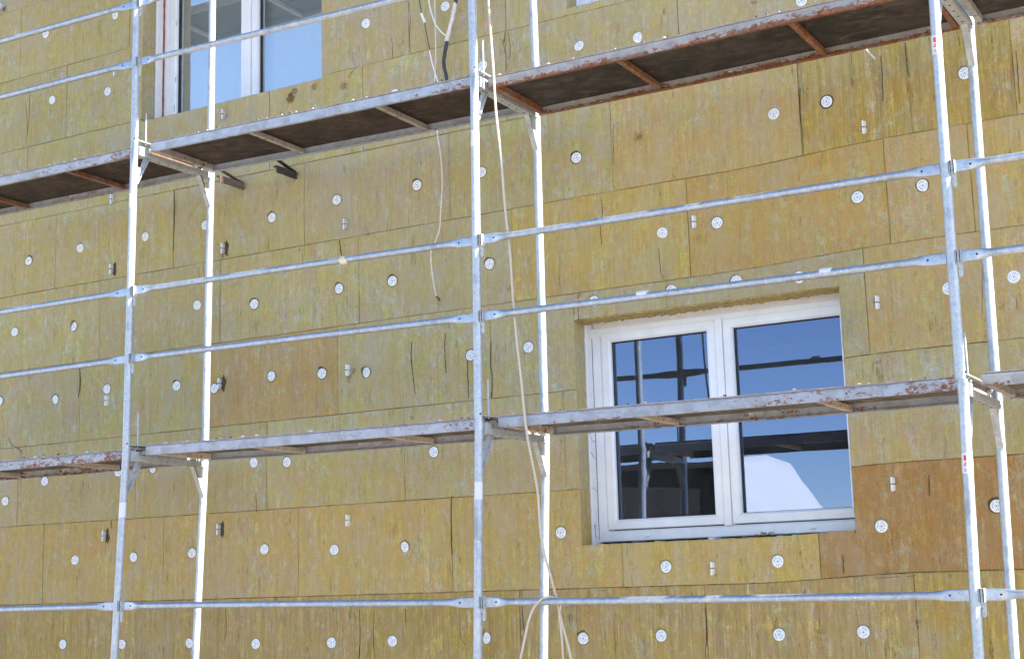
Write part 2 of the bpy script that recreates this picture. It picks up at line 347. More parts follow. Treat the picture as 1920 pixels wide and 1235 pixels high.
def board_mb(mb, bx0, bx1, bz0, bz1, mat, seed, coarse=False):
    e = .0012; bx0 += e; bx1 -= e; bz0 += e; bz1 -= e
    st = .06 if not coarse else .3
    def lines(a, b, cuts):
        pts = {a, b, a+.005, b-.005}; n = max(1, round((b-a-.01)/st))
        for i in range(n+1): pts.add(a+.005+(b-a-.01)*i/n)
        for c in cuts:
            if a+.001 < c < b-.001: pts.add(c); pts.add(c+.006); pts.add(c-.006)
        pts = sorted(p for p in pts if a <= p <= b); out = [pts[0]]
        for p in pts[1:]:
            if p-out[-1] > .0015 or p in cuts: out.append(p)
        return out
    cx = [w_[0] for w_ in WIN]+[w_[1] for w_ in WIN]; cz = [w_[2] for w_ in WIN]+[w_[3] for w_ in WIN]
    hit = any(w_[0] < bx1 and w_[1] > bx0 and w_[2] < bz1 and w_[3] > bz0 for w_ in WIN)
    if hit: st = .03
    xs, zs = lines(bx0, bx1, cx if hit else []), lines(bz0, bz1, cz if hit else [])
    nx, nz = len(xs), len(zs)
    solid = lambda i, j: 0 <= i < nx-1 and 0 <= j < nz-1 and not inwin((xs[i]+xs[i+1])/2, (zs[j]+zs[j+1])/2, WIN)
    tilt = random.uniform(-.0025, .0025); base = random.uniform(-.002, .003)
    V = {}; vs = []; fs = []
    def vert(i, j, back=False):
        key = (i, j, back)
        if key in V: return V[key]
        x, z = xs[i], zs[j]
        n = [solid(i, j), solid(i-1, j), solid(i, j-1), solid(i-1, j-1)]; edge = not all(n)
        p = Vector((x*3.1, seed, z*3.1)); y = YW+base+tilt*(x-bx0)+noise.noise(p)*.003+noise.noise(p*7)*.0012
        wedge = any(abs(x-w_[0]) < .002 or abs(x-w_[1]) < .002 for w_ in WIN if w_[2]-.01 < z < w_[3]+.01) or any(abs(z-w_[2]) < .002 or abs(z-w_[3]) < .002 for w_ in WIN if w_[0]-.01 < x < w_[1]+.01)
        if edge:
            amp = .0028 if wedge else .0016
            x += noise.noise(Vector((z*23, seed, x*2)))*amp+noise.noise(Vector((z*90, seed+3, x)))*amp*.6
            z += noise.noise(Vector((x*23, seed+9, z*2)))*amp+noise.noise(Vector((x*90, seed+5, z)))*amp*.6
            y += .003
            if back: y = YM-.002
        zz = z if (wedge and hit) else z+dz(x)
        V[key] = len(vs); vs.append((x, y, zz)); return V[key]
    for i in range(nx-1):
        for j in range(nz-1):
            if not solid(i, j): continue
            fs.append((vert(i, j), vert(i+1, j), vert(i+1, j+1), vert(i, j+1)))
            for q, (a, b) in (((i-1, j), ((i, j), (i, j+1))), ((i+1, j), ((i+1, j), (i+1, j+1))), ((i, j-1), ((i, j), (i+1, j))), ((i, j+1), ((i, j+1), (i+1, j+1)))):
                if not solid(*q): fs.append((vert(*a), vert(*b), vert(*b, True), vert(*a, True)))
    if fs: mb.add(vs, fs, mat)
    return bool(fs)
nb = 0
for r_ in range(11):
    J = JX[r_]
    for k in range(len(J)-1):
        mat = SPECIAL.get((r_, k)) or ('wool_grain' if r_ <= 1 or (r_ == 6 and k == 7) else ('wool_ochre' if (r_ in (5, 6) and J[k] > 2) or (r_ == 4 and J[k] > 4) or r_ == 2 else 'wool'))
        mb = MB()
        if board_mb(mb, J[k], J[k+1], ROWS[r_], ROWS[r_+1], mat, nb*3.7):
            o = mb.build('insulation_board', bld, ((J[k]+J[k+1])/2, YW, (ROWS[r_]+ROWS[r_+1])/2))
            if mat in ('wool_orange', 'wool_tan'): o['label'] = 'orange insulation board'
            if mat == 'wool_rust': o['label'] = 'rusty brown insulation board'
            nb += 1
rest = MB()
for (a, b, c, d) in [(X0, X1, ZB, ROWS[0]), (X0, X1, ROWS[-1], ZT)]:
    x = a; k = 0
    while x < b-.05:
        z = c
        while z < d-.02:
            zt = min(z+.6, d) if d-z > .7 else d
            board_mb(rest, x, min(x+1.2, b), z, zt, 'wool_grain' if c < 0 else 'wool', x+z, True); z = zt
        x += 1.2
for r_ in range(11):
    J = JX[r_]
    for a, b in ((X0, J[0]), (J[-1], X1)):
        x = a
        while x < b-.02:
            xt = min(x+1.2, b) if b-x > 1.3 else b
            board_mb(rest, x, xt, ROWS[r_], ROWS[r_+1], 'wool', x+r_, True); x = xt
tag(rest.build('insulation_board', bld), kind='stuff')

# ragged fibres, cracks and tufts
def tuft(mb, c, r, n, m, flat=.5, rz=None):
    c = Vector(c); rz = rz or r
    for i in range(n):
        a = random.uniform(0, 6.28); q = random.random()**.5
        p = c+Vector((math.cos(a)*q*r, -random.random()*r*flat, math.sin(a)*q*rz))
        d = Vector((random.uniform(-1, 1), random.uniform(-1, .2), random.uniform(-1, .7))).normalized(); l = random.uniform(.25, .6)*r
        s_ = d.cross(Vector((random.random(), random.random(), random.random()))).normalized()*l*.3
        mb.add([p-s_, p+s_, p+d*l+s_*.5, p+d*l-s_*.4], [(0, 1, 2, 3)], m)
# lintel over the lower window: torn soffit edge of the wool
lt = MB(); w0 = WIN[0]; x = w0[0]+.01
n_ = 150
rows_ = []
for i in range(n_+1):
    x = w0[0]+(w0[1]-w0[0])*i/n_
    hang = .010+.010*abs(noise.noise(Vector((x*14, 1, 0))))+.014*max(0, noise.noise(Vector((x*60, 2, 0))))
    zt = w0[3]+.004; y1 = YM-.004+.010*noise.noise(Vector((x*30, 4, 0)))
    rows_.append([(x, YW+.008, zt), (x, YW+.012, zt-.006-.4*hang), (x, YW+.06, zt-.004-.6*hang), (x, y1-.02, zt-hang*.9), (x, y1, zt-hang*1.5), (x, y1+.004, zt)])
lt.loft([[Vector(p) for p in r] for r in rows_], 'tuft', True, False)
for i in range(260):
    x = random.uniform(w0[0]+.02, w0[1]-.02); tuft(lt, (x, random.choice([YW+.01, YM-.01, YM-.01]), w0[3]-.008), random.uniform(.006, .014), 5, random.choice(['tuft', 'tuft', 'wool_ochre', 'tuft_brown']), .3)
lt.build('wool_fringe', bld)
jm = MB()
for w_ in WIN[:2]:
    for i in range(110):
        z = random.uniform(w_[2]+.01, w_[3]-.02); tuft(jm, (w_[0]+.001, random.choice([YM-.012, YM-.012, YW+.008]), z), random.uniform(.004, .010), 4, random.choice(['wool', 'tuft', 'wool_ochre']), .4)
jm.build('wool_fringe', bld)
sm = MB()
for i in range(170):
    w_ = random.choice(WIN[:2]); x = random.uniform(w_[0]+.02, w_[1]-.02)
    tuft(sm, (x, YW+random.uniform(.006, .02), w_[2]+.002), random.uniform(.004, .010), 4, random.choice(['wool', 'tuft', 'tuft_brown', 'wool']), .3)
for px, py, r in ((1432, 1001, .022), (1447, 999, .017), (1420, 1003, .014)):
    tuft(sm, un(px, py, YM), r, 60, 'wool', .6, r*.5)
sm.build('wool_fringe', bld)
# loose lumps of wool at joints and holes
for px, py, r, m, n in ((655, 706, .018, 'tuft', 60), (663, 695, .016, 'tuft', 50), (655, 716, .012, 'tuft', 30), (546, 184, .030, 'tuft_brown', 90), (553, 172, .02, 'tuft_brown', 40),
        (645, 162, .024, 'tuft', 60), (590, 163, .022, 'tuft', 60), (1310, 445, .016, 'tuft', 30), (773, 783, .014, 'tuft', 30), (1197, 258, .028, 'tuft', 46), (1085, 555, .016, 'tuft_brown', 24),
        (1663, 1070, .012, 'tuft', 20), (1722, 1165, .016, 'tuft', 30), (1343, 1075, .014, 'tuft', 22), (561, 466, .012, 'tuft_brown', 20), (450, 345, .022, 'tuft_brown', 40), (418, 480, .018, 'tuft_brown', 30),
        (428, 478, .012, 'cavity', 24), (1133, 1105, .014, 'tuft', 24), (1168, 1100, .013, 'tuft', 20), (660, 281, .018, 'tuft', 36), (1415, 3, .02, 'tuft', 30), (1061, 30, .012, 'tuft_brown', 20), (553, 325, .02, 'tuft_brown', 30),
        (455, 365, .012, 'tuft_brown', 18), (690, 440, .010, 'tuft_brown', 16), (1265, 330, .014, 'tuft_brown', 18), (1140, 262, .01, 'tuft', 14), (921, 742, .010, 'tuft', 14), (498, 800, .013, 'tuft', 20), (360, 810, .012, 'tuft', 20)):
    mb = MB(); p = un(px, py, YW); tuft(mb, p+Vector((0, .003, 0)), r, n, m, .7, r*1.15); mb.build('wool_tuft', bld)
# deep cracks: thin torn gashes following what the photograph shows
GASH = [[(772, 640), (771, 668), (774, 700), (779, 738)], [(835, 625), (834, 660), (837, 700)], [(921, 640), (920, 680), (924, 715), (921, 745)], [(876, 668), (877, 700), (879, 748)],
 [(948, 62), (945, 85), (950, 108), (952, 130)], [(953, 62), (957, 90), (955, 112)], [(768, 5), (770, 40), (768, 70), (770, 100)], [(735, 72), (737, 112)], [(326, 355), (327, 385), (326, 470)],
 [(1500, 165), (1500, 210), (1504, 245), (1507, 290)], [(1697, 80), (1700, 120), (1705, 145)], [(1905, 95), (1908, 130), (1912, 195)], [(1652, 105), (1656, 190)], [(1128, 372), (1130, 395), (1126, 430), (1129, 460)],
 [(977, 1108), (979, 1140), (983, 1180)], [(674, 1143), (676, 1190), (673, 1235)], [(702, 1145), (700, 1190), (703, 1235)], [(1323, 1140), (1325, 1190), (1323, 1235)], [(149, 690), (150, 720), (147, 745)],
 [(1235, 465), (1240, 520)], [(1151, 232), (1150, 262), (1152, 310)], [(48, 190), (52, 235), (50, 272)], [(56, 172), (55, 215), (51, 258)], [(1240, 20), (1241, 60)], [(847, 930), (846, 1000), (848, 1040)],
 [(423, 1140), (425, 1180), (421, 1200)], [(209, 975), (210, 990)], [(16, 820), (22, 833), (38, 843), (39, 850)], [(862, 1140), (864, 1190), (873, 1210)], [(760, 1140), (762, 1175)], [(1837, 455), (1842, 520), (1841, 600)],
 [(1718, 1160), (1722, 1180)], [(1075, 565), (1077, 590)], [(1083, 570), (1085, 600)], [(1700, 1080), (1718, 1078)], [(305, 250), (306, 250)], [(1741, 890), (1743, 930)], [(1580, 1040), (1582, 1075)], [(165, 1140), (168, 1200)],
 [(1640, 1083), (1690, 1080)], [(900, 1145), (905, 1220)], [(480, 920), (481, 960)], [(655, 148), (657, 140), (668, 128)], [(636, 450), (640, 480)]]
for gp in GASH:
    if len(gp) == 2 and abs(gp[0][0]-gp[1][0]) < 2 and abs(gp[0][1]-gp[1][1]) < 2: continue
    pts = [un(a, b, YW-.0005) for a, b in gp]; pts = smooth_path(pts, 8); mb = MB(); n = len(pts); rr = []
    seed = gp[0][0]*.37
    for i, p in enumerate(pts):
        wd = .0022*math.sin(math.pi*min(1, max(.03, i/(n-1))))**.5*(.75+.8*noise.noise(Vector((i*.7, seed, 0))))
        p = p+Vector((noise.noise(Vector((i*.8, seed, 2)))*.004, 0, 0))
        horiz = abs(pts[-1].x-pts[0].x) > abs(pts[-1].z-pts[0].z)
        o_ = Vector((0, 0, wd)) if horiz else Vector((wd, 0, 0))
        rr.append([p-o_+Vector((0, .006, 0)), p-o_*.9+Vector((0, -.0030, 0)), p+o_*.3+Vector((0, -.0024, 0)), p+o_+Vector((0, .006, 0))])
    mb.loft(rr, 'torn', True, False); mb.build('wool_crack', bld)

# ---- windows
def frame_ring(mb, x0, x1, z0, z1, wd, y0, y1, m, wb=None):
    """four mitred bars with a slightly chamfered front"""
    wb = wb or wd
    O = [(x0, z0), (x1, z0), (x1, z1), (x0, z1)]; I = [(x0+wd, z0+wb), (x1-wd, z0+wb), (x1-wd, z1-wd), (x0+wd, z1-wd)]
    c = .004
    O2 = [(x0+c, z0+c), (x1-c, z0+c), (x1-c, z1-c), (x0+c, z1-c)]
    ci = .011
    I2 = [(x0+wd-ci, z0+wb-ci), (x1-wd+ci, z0+wb-ci), (x1-wd+ci, z1-wd+ci), (x0+wd-ci, z1-wd+ci)]
    g_ = .0006
    for k in range(4):
        n = (k+1) % 4
        ax = Vector((O[n][0]-O[k][0], 0, O[n][1]-O[k][1])).normalized()*g_
        def P(q, y, s): return Vector((q[0], y, q[1]))+ax*s
        vs = [P(O[k], y1, 1), P(O[n], y1, -1), P(O[n], y0+c, -1), P(O[k], y0+c, 1), P(O2[n], y0, -1), P(O2[k], y0, 1), P(I2[n], y0, -1), P(I2[k], y0, 1), P(I[n], y0+.012, -1), P(I[k], y0+.012, 1), P(I[n], y1, -1), P(I[k], y1, 1)]
        mb.add(vs, [(0, 1, 2, 3), (3, 2, 4, 5), (5, 4, 6, 7), (7, 6, 8, 9), (9, 8, 10, 11), (11, 10, 1, 0), (0, 3, 5, 7, 9, 11), (1, 10, 8, 6, 4, 2)], m)
def window(x0, z0, label, blind=False, room=True):
    # x0,z0: outer corner of the plastic frame; 1.725 x 1.315
    x1, z1 = x0+1.725, z0+1.326; yf = 1.345
    fm = MB(); frame_ring(fm, x0, x1, z0, z1, .066, yf, 1.43, 'upvc')
    xm = x0+.8555
    fm.box((xm-.034, yf+.006, z0+.067), (xm+.034, 1.43, z1-.067), 'upvc')
    fm.box((x0+.01, yf+.005, z1+.0005), (x1, 1.40, z1+.05), 'plaster')
    wn = fm.build('window', bld, (x0+.86, yf, z0)); wn['label'] = label
    ml = MB(); ml.box((xm-.0225, yf-.012, z0+.062), (xm+.0225, yf+.002, z1-.030), 'upvc', .003); ml.build('mullion', wn)
    for a, b in ((x0+.068, xm-.0235), (xm+.0235, x1-.068)):
        s_ = MB(); frame_ring(s_, a, b, z0+.072, z1-.034, .060, yf-.004, 1.40, 'upvc'); s_.build('sash', wn)
        gk = MB(); frame_ring(gk, a+.056, b-.056, z0+.072+.056, z1-.034-.056, .0075, 1.364, 1.3885, 'gasket'); gk.build('gasket', wn)
        p = MB(); g0, g1, g2, g3 = a+.054, b-.054, z0+.072+.056, z1-.034-.056
        p.add([(g0, YG, g2), (g1, YG, g2), (g1, YG, g3), (g0, YG, g3)], [(0, 1, 2, 3)], 'glass_bright' if blind else 'glass')
        p.add([(g0, YG, g2), (g1, YG, g2), (g1, YG, g3), (g0, YG, g3), (g0, YG+.004, g2), (g1, YG+.004, g2), (g1, YG+.004, g3), (g0, YG+.004, g3)], [(4, 7, 6, 5), (0, 4, 5, 1), (1, 5, 6, 2), (2, 6, 7, 3), (3, 7, 4, 0)], 'glass_in'); p.build('pane', wn)
    for q in (x0+.33, x1-.36):
        c_ = MB(); c_.box((q-.018, yf-.006, z0+.022), (q+.018, yf, z0+.034), 'upvc', .002); c_.box((q-.012, yf-.007, z0+.0205), (q+.012, yf-.002, z0+.0222), 'gasket'); c_.build('drain_cap', wn)
    # plastered reveal between masonry edge and frame
    rv = MB(); mx0, mx1, mz0, mz1 = x0-.004, x1+.012, z0-.045, z1+.042
    th = .012
    def strip(fn, u0_, u1_, flip):
        n = 26; rows = []
        for i in range(n+1):
            u_ = u0_+(u1_-u0_)*i/n; ch = .004+.006*abs(noise.noise(Vector((u_*9, mx0, flip))))
            wob = .0012*noise.noise(Vector((u_*7, flip, 3)))
            rows.append([Vector(fn(u_, YM+.004, th+wob-ch*.2)), Vector(fn(u_, YM+.012+ch*.4, th+.004+wob)), Vector(fn(u_, yf+.05, th+.004+wob)), Vector(fn(u_, yf+.05, 0.)), Vector(fn(u_, YM+.004, 0.))])
        rv.loft(rows, 'plaster', True, False)
    strip(lambda u_, y, d: (mx0-.008+d, y, u_), mz0, mz1, 1); strip(lambda u_, y, d: (mx1-d+.008, y, u_), mz0, mz1, 2)
    strip(lambda u_, y, d: (u_, y, mz1+.008-d), mx0, mx1, 3)
    rv.build('reveal', wn)
    pk = MB(); pk.box((x0+.002, YM-.02, z0-.046), (x1, 1.40, z0-.022), 'sill_strip')
    for i in range(26):
        q = random.uniform(x0+.03, x1-.05); l = random.uniform(.01, .05); pk.box((q, YM-.02+random.uniform(0, .02), z0-.022), (q+l, 1.36, z0-.022+random.uniform(.006, .019)), random.choice(['sill_strip', 'sill_strip', 'foam_cream', 'plaster', 'cavity']))
    pk.build('sill_packing', wn)
    if blind:
        bl = MB(); n = 15; pit = (x1-x0-.2)/n
        for i in range(n):
            c = x0+.1+pit*(i+.5); a = R(32); h = pit*.60
            bl.add([(c-h*math.cos(a), 1.475-h*math.sin(a), z0+.03), (c+h*math.cos(a), 1.475+h*math.sin(a), z0+.03), (c+h*math.cos(a), 1.475+h*math.sin(a), z1-.03), (c-h*math.cos(a), 1.475-h*math.sin(a), z1-.03),
                    (c-h*math.cos(a), 1.476-h*math.sin(a), z0+.03), (c+h*math.cos(a), 1.476+h*math.sin(a), z0+.03), (c+h*math.cos(a), 1.476+h*math.sin(a), z1-.03), (c-h*math.cos(a), 1.476-h*math.sin(a), z1-.03)],
                   [(0, 1, 2, 3), (7, 6, 5, 4), (0, 4, 5, 1), (1, 5, 6, 2), (2, 6, 7, 3), (3, 7, 4, 0)], 'blind')
            for sg in (-1, 1): bl.bar((c+sg*h*math.cos(a), 1.4725+sg*h*math.sin(a), z0+.03), (c+sg*h*math.cos(a), 1.4725+sg*h*math.sin(a), z1-.03), .007, .0035, 'slat_edge_shade')  # added dark strips paint the shading where slat edges overlap
        bl.build('vertical_blind', wn)
    rmat = 'interior_pale' if blind else 'interior'; rm = MB(); a, b, c, d = x0-.3, x1+.3, z0-.5, z1+.25; y0_, y1_ = YM+.352, 4.2  # room behind blinds gets pale walls, added to bounce light onto the slats
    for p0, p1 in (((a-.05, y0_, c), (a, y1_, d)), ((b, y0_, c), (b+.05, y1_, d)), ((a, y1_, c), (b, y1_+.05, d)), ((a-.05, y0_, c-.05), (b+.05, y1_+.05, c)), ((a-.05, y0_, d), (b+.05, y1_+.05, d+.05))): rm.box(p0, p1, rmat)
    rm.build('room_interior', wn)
    return wn
w1 = window(2.576, -.566, 'white two-sash window half hidden behind the lower deck')
w2 = window(-1.052, 2.708, 'white window with pale vertical blinds', True)
w3 = window(2.606, 2.835, 'white window corner at the top edge')
# foam seam of the upper window and hairline cracks in the lower reveal
fo = MB(); pts = []
for i in range(46):
    z = 2.74+(4.07-2.74)*i/45; pts.append((-1.046+.004*noise.noise(Vector((z*9, 0, 0))), 1.336, z))
fo.tube(pts, [.0075+.004*noise.noise(Vector((p[2]*14, 5, 0))) for p in pts], 'foam', 7); fo.build('foam_seam', w2)
fp = MB()
for px, py in ((331, 44), (329, 150), (327, 203), (335, 40), (333, 146), (463, 22), (467, 26), (462, 134), (466, 136)):
    p = un(px, py, 1.343)
    for i in range(5): fp.box((p.x-.003, 1.3398, p.z-.022+i*.009), (p.x+.003, 1.3408, p.z-.022+i*.009+.005), 'cable_dark' if px in (331, 329, 327, 463, 462) else 'plate_grey')
fp.build('film_print', w2)
ck = MB()
def hair(pl, wd, y=None):
    pl = smooth_path(pl, 5); ck.tube([p+Vector((noise.noise(p*60)*.0015, 0, noise.noise(p*50)*.0015)) for p in pl], wd, 'hole', 4)
hx = 2.581
hair([(hx, 1.262, .10), (hx, 1.285, .06), (hx, 1.30, .055), (hx, 1.335, .05)], .0011)
hair([(hx, 1.265, -.02), (hx, 1.29, -.03), (hx, 1.31, -.05), (hx, 1.34, -.055)], .0012)
hair([(hx, 1.262, -.24), (hx, 1.29, -.235), (hx, 1.33, -.255)], .001)
hair([(hx, 1.275, -.49), (hx, 1.285, -.46), (hx, 1.30, -.475), (hx, 1.29, -.51), (hx, 1.30, -.54)], .0018)
hair([(hx-.0, 1.340, .70), (hx, 1.341, .3), (hx+.001, 1.341, -.1), (hx, 1.341, -.55)], .0014)
ck.build('plaster_crack', w1)

# ---- white plastic anchor discs
def disc_mesh():
    mb = MB(); seg = 24; rr = [.0042, .009, .0135, .0185, .0235, .0285, .0335]; yy = [-.0035, -.0045, -.005, -.005, -.0048, -.004, -.0022]
    P = lambda i, k: (rr[i]*math.cos(2*math.pi*k/seg), yy[i], rr[i]*math.sin(2*math.pi*k/seg))
    vs = [P(i, k) for i in range(7) for k in range(seg)]; fs = []
    for i in range(6):
        for k in range(seg):
            if i == 1 and k % 4 == 1: continue
            if i == 3 and k % 4 == 3: continue
            if i == 4 and k % 4 == 1 and False: continue
            if i == 3 and k % 8 == 1: continue
            fs.append((i*seg+k, i*seg+(k+1) % seg, (i+1)*seg+(k+1) % seg, (i+1)*seg+k))
    mb.add(vs, fs, 'disc')
    a = [P(6, k) for k in range(seg)]; b = [(x*1.0, .002, z*1.0) for x, y, z in a]
    mb.add(a+b, [(k, (k+1) % seg, seg+(k+1) % seg, seg+k) for k in range(seg)], 'disc')
    mb.add([(x, .0002, z) for x, y, z in a], [tuple(range(seg))], 'disc_hole_shade')  # dark backing paints the shade inside the disc holes
    return mb
ANC = [(86,64),(216,29),(98,188),(202,172),(686.6,44.5),(835,13),(741,177),(906,124),(1085.5,86),(1197,71),(1081,296),(1503,2),(1451,214),(1550,191),(1809,138),
 (54,489),(150.5,465),(272.5,444),(385,422),(139,612),(28,622),(370,572),(477,570),(510,408),(631.5,375),(782,347.5),(903,323),(918.6,495),(736,527),(636,541),
 (1242,437),(1345,418),(1114,565),(1259,545),(1380.5,527),(1608,370),(1730.5,348),(1499,520),(1779,541),(1901,519),(0,752),(104,749),(201.5,729),(331.5,723),(402,728),(84,902),(286,878),(476,867),(222,884),
 (509,705),(604,700),(687,698),(882.5,666),(538,866),(814,847),(991,651),(10.5,939),(141,1049),(250.5,1044),(360.5,1036),(118,1207),(229,1207),(355,1205),(480,1206),(496,1029),(627,1030),(759,1025),
 (622,1204),(736,1201),(912,1195),(1052,998),(1249,1062),(1094,1196),(1240,1191),(1653,986),(1459,1052),(1461,1189),(1619,1184),(1869,948)]
TORN = {(86,64),(510,408),(370,572),(477,570),(636,541),(736,527),(604,700),(687,698),(918.6,495),(1085.5,86),(1197,71),(1081,296),(331.5,723),(272.5,444),(1094,1196),(782,347.5),(84,902),(736,1201),(139,612),(104,749),(1380.5,527),(1451,214)}
proto = None
for (px, py) in ANC:
    p = un(px, py, YW-.001)
    if proto is None: proto = disc_mesh().build('anchor_disc', bld, (0, 0, 0)); o = proto
    else: o = proto.copy(); col.objects.link(o)
    o.location = p-world_loc(bld)+Vector((0, -.001, 0)); o.rotation_euler = (R(random.uniform(-8, 8)), R(random.uniform(0, 360)), R(random.uniform(-8, 8)))
    mb = MB(); n = 22; dx, dz_ = random.uniform(-.004, .0), random.uniform(0, .005); rings = [[], [], []]
    for k in range(n):
        a = 2*math.pi*k/n; w_ = .0365+.0035*noise.noise(Vector((math.cos(a)*2, px*.1, math.sin(a)*2)))
        for q_, (rr, yy) in enumerate(((.030, .0004), (w_, -.0006), (w_+.006, .0022))): rings[q_].append(p+Vector((dx+rr*math.cos(a), yy, dz_+rr*math.sin(a))))
    mb.add(rings[0]+rings[1]+rings[2], [(q_*n+k, q_*n+(k+1) % n, (q_+1)*n+(k+1) % n, (q_+1)*n+k) for q_ in (0, 1) for k in range(n)], 'cavity' if random.random() < .12 else 'wool_dent_shade', True); mb.build('pressed_wool_shade', bld, p)  # darkened ring paints the soft shadow round each disc
    if (px, py) in TORN:
        mb = MB(); n = 18; c = Vector((-.010, .0005, .014)); ring = []
        for k in range(n):
            a = 2*math.pi*k/n; rr = .033*(1+.25*noise.noise(Vector((math.cos(a)*1.7, px, math.sin(a)*1.7)))); ring.append(p+c+Vector((rr*math.cos(a), 0, rr*math.sin(a)*1.02)))
        mb.add(ring+[q+Vector((0, .006, 0)) for q in ring], [tuple(range(n))]+[(k, (k+1) % n, n+(k+1) % n, n+k) for k in range(n)], 'torn')  # dark patch: torn wool plus the shadow above the disc put into its colour
        tuft(mb, p+Vector((-.01, .002, .036)), .012, 12, 'tuft_brown', .5)
        tr_ = mb.build('torn_wool', bld, p)
# ---- small upright fixing plates sticking out of the wool
PL = [(219,135,0),(422,215,1),(213,374,0),(212,505,1),(421,466,1),(650,421,0),(415,719,1),(203,751,0),(655,694,0),(413,992,1),(655,975,0),(198,1004,1),(1622,239,0),(1303,416,0),(1647,567,0),(1676,907,0),(1338,1065,0),(392,1,0)]
for px, py, dark in PL[:-1]:
    p = un(px, py, YW); mb = MB(); x, y, z = p; h = .038; m = 'plate_grey' if dark or px < 700 and py < 520 else 'plate'
    out = .022 if px < 700 else .012
    mb.box((x-.011, y-out, z-h), (x+.001, y+.02, z+h), m, .0015); mb.box((x-.0135, y-out-.004, z-h), (x-.006, y-out+.002, z+h), 'disc', .001)
    mb.box((x-.0145, y-out-.0052, z-.0022), (x+.0015, y-out+.004, z+.0022), 'hole')
    mb.box((x+.001, y-out+.006, z+.006), (x+.007, y+.02, z+h-.004), m, .001); mb.box((x+.001, y-out+.006, z-h+.004), (x+.007, y+.02, z-.006), m, .001)
    if dark:
        ring = [Vector((x+.016+.022*math.cos(a)*(1+.3*math.sin(3*a+px)), y-.002, z+.052*math.sin(a)*(1+.2*math.cos(5*a)))) for a in [i*2*math.pi/14 for i in range(14)]]
        mb.prism(ring, (0, .006, 0), 'torn'); tuft(mb, (x+.022, y, z-.03), .016, 22, 'tuft_brown', .6, .03); tuft(mb, (x+.02, y, z+.04), .012, 12, 'tuft_brown', .6)
    mb.build('fixing_plate', bld, p)
# wall brackets under the upper deck, and a long white anchor left sticking out
for px, py, ln, m in ((457, 350, .26, 'iron_rust'), (556, 330, .22, 'dark_steel')):
    p = un(px, py, YW); mb = MB(); x, y, z = p
    mb.box((x-.004, y-ln, z-.026), (x+.004, y+.1, z+.026), m, .001); mb.box((x-.034, y-ln, z+.018), (x-.004, y+.1, z+.026), m, .001)
    mb.bar((x+.0, y-.02, z+.024), (x-.01, y-ln, z+.075), .03, .008, m)
    tuft(mb, (x, y, z), .03, 30, 'tuft_brown', .5, .035)
    mb.build('wall_bracket', bld, p)
mb = MB(); p = un(4, 16, YW); mb.box((p.x-.05, p.y-.03, p.z-.02), (p.x+.02, p.y+.02, p.z+.03), 'plate_grey', .004); tuft(mb, p+Vector((.03, 0, -.02)), .022, 40, 'tuft_brown', .6); mb.build('fixing_plate', bld, p)
mb = MB(); p = un(1640, 110.5, YW); q = p+Vector((0, -.26, .004)); mb.tube([p+Vector((0, .05, 0)), q], .0055, 'disc', 10); mb.tube([q, q+Vector((0, -.004, 0))], .008, 'disc', 10); mb.build('plastic_anchor', bld, p)

# ------------------------------------------------------------------ scaffold frames
# two surveyed points per pole and storey (pole axes lean a little from storey to storey)
FP = {(0, 0): ((225, 1050), (236.5, 850)), (0, 1): ((238.5, 775), (250.5, 330)), (0, 2): ((252.5, 240), (256.5, 0)),
      (1, 0): ((895.8, 1235), (898, 830)), (1, 1): ((897, 770), (890.5, 250)), (1, 2): ((888, 130), (885, 0)),
      (2, 0): ((1835.5, 1235), (1810, 800)), (2, 1): ((1799.5, 690), (1751, 0)), (2, 2): ((1751, 0), (1750, -60))}
BP = {(0, 0): ((366, 1235), (380, 950)), (0, 1): ((385, 825), (394, 400)), (0, 2): ((395, 250), (398.5, 0)),
      (1, 0): ((1019.4, 1235), (1022, 930)), (1, 1): ((1021, 790), (1006, 240)), (1, 2): ((1003.5, 110), (999, 0)),
      (2, 0): ((1902.5, 1235), (1877, 850)), (2, 1): ((1869, 740), (1821, 90)), (2, 2): ((1820, 60), (1817, 20))}
TZ = {0: [.05, .03, 0., -.025, -.03], 1: [2.06, 2.022, 1.968, 1.962, 1.95], 2: [4.05, 4.02, 3.97, 3.96, 3.95]}
def pole_at(tab, ax, lv, y, z):
    if (ax, lv) in tab and not (ax == 2 and lv == 2):
        a, b = [un(px, py, y) for px, py in tab[(ax, lv)]]; t_ = (z-a.z)/(b.z-a.z); t_ = max(-4, min(4, t_)); p = a+(b-a)*t_; return Vector((p.x, y, z))
    return Vector((ax*L+.004*math.sin(ax*3+lv), y, z))
RAILZ = {0: (-.90, -1.36), 1: (1.08, .65), 2: (3.06, 2.63)}
RZ = {  # (level, which) -> z at axes -1..3
 (1, 0): (1.125, 1.115, 1.075, 1.052, 1.04), (1, 1): (.685, .678, .645, .622, .61), (0, 0): (-.868, -.868, -.90, -.921, -.93), (0, 1): (-1.33, -1.33, -1.36, -1.38, -1.4),
 (2, 0): (3.10, 3.065, 3.02, 3.0, 2.98), (2, 1): (2.675, 2.652, 2.60, 2.58, 2.56)}
side = {-1: 'beyond the left edge', 0: 'left', 1: 'middle', 2: 'right', 3: 'beyond the right edge'}
lvn = {0: 'bottom', 1: 'middle', 2: 'top'}
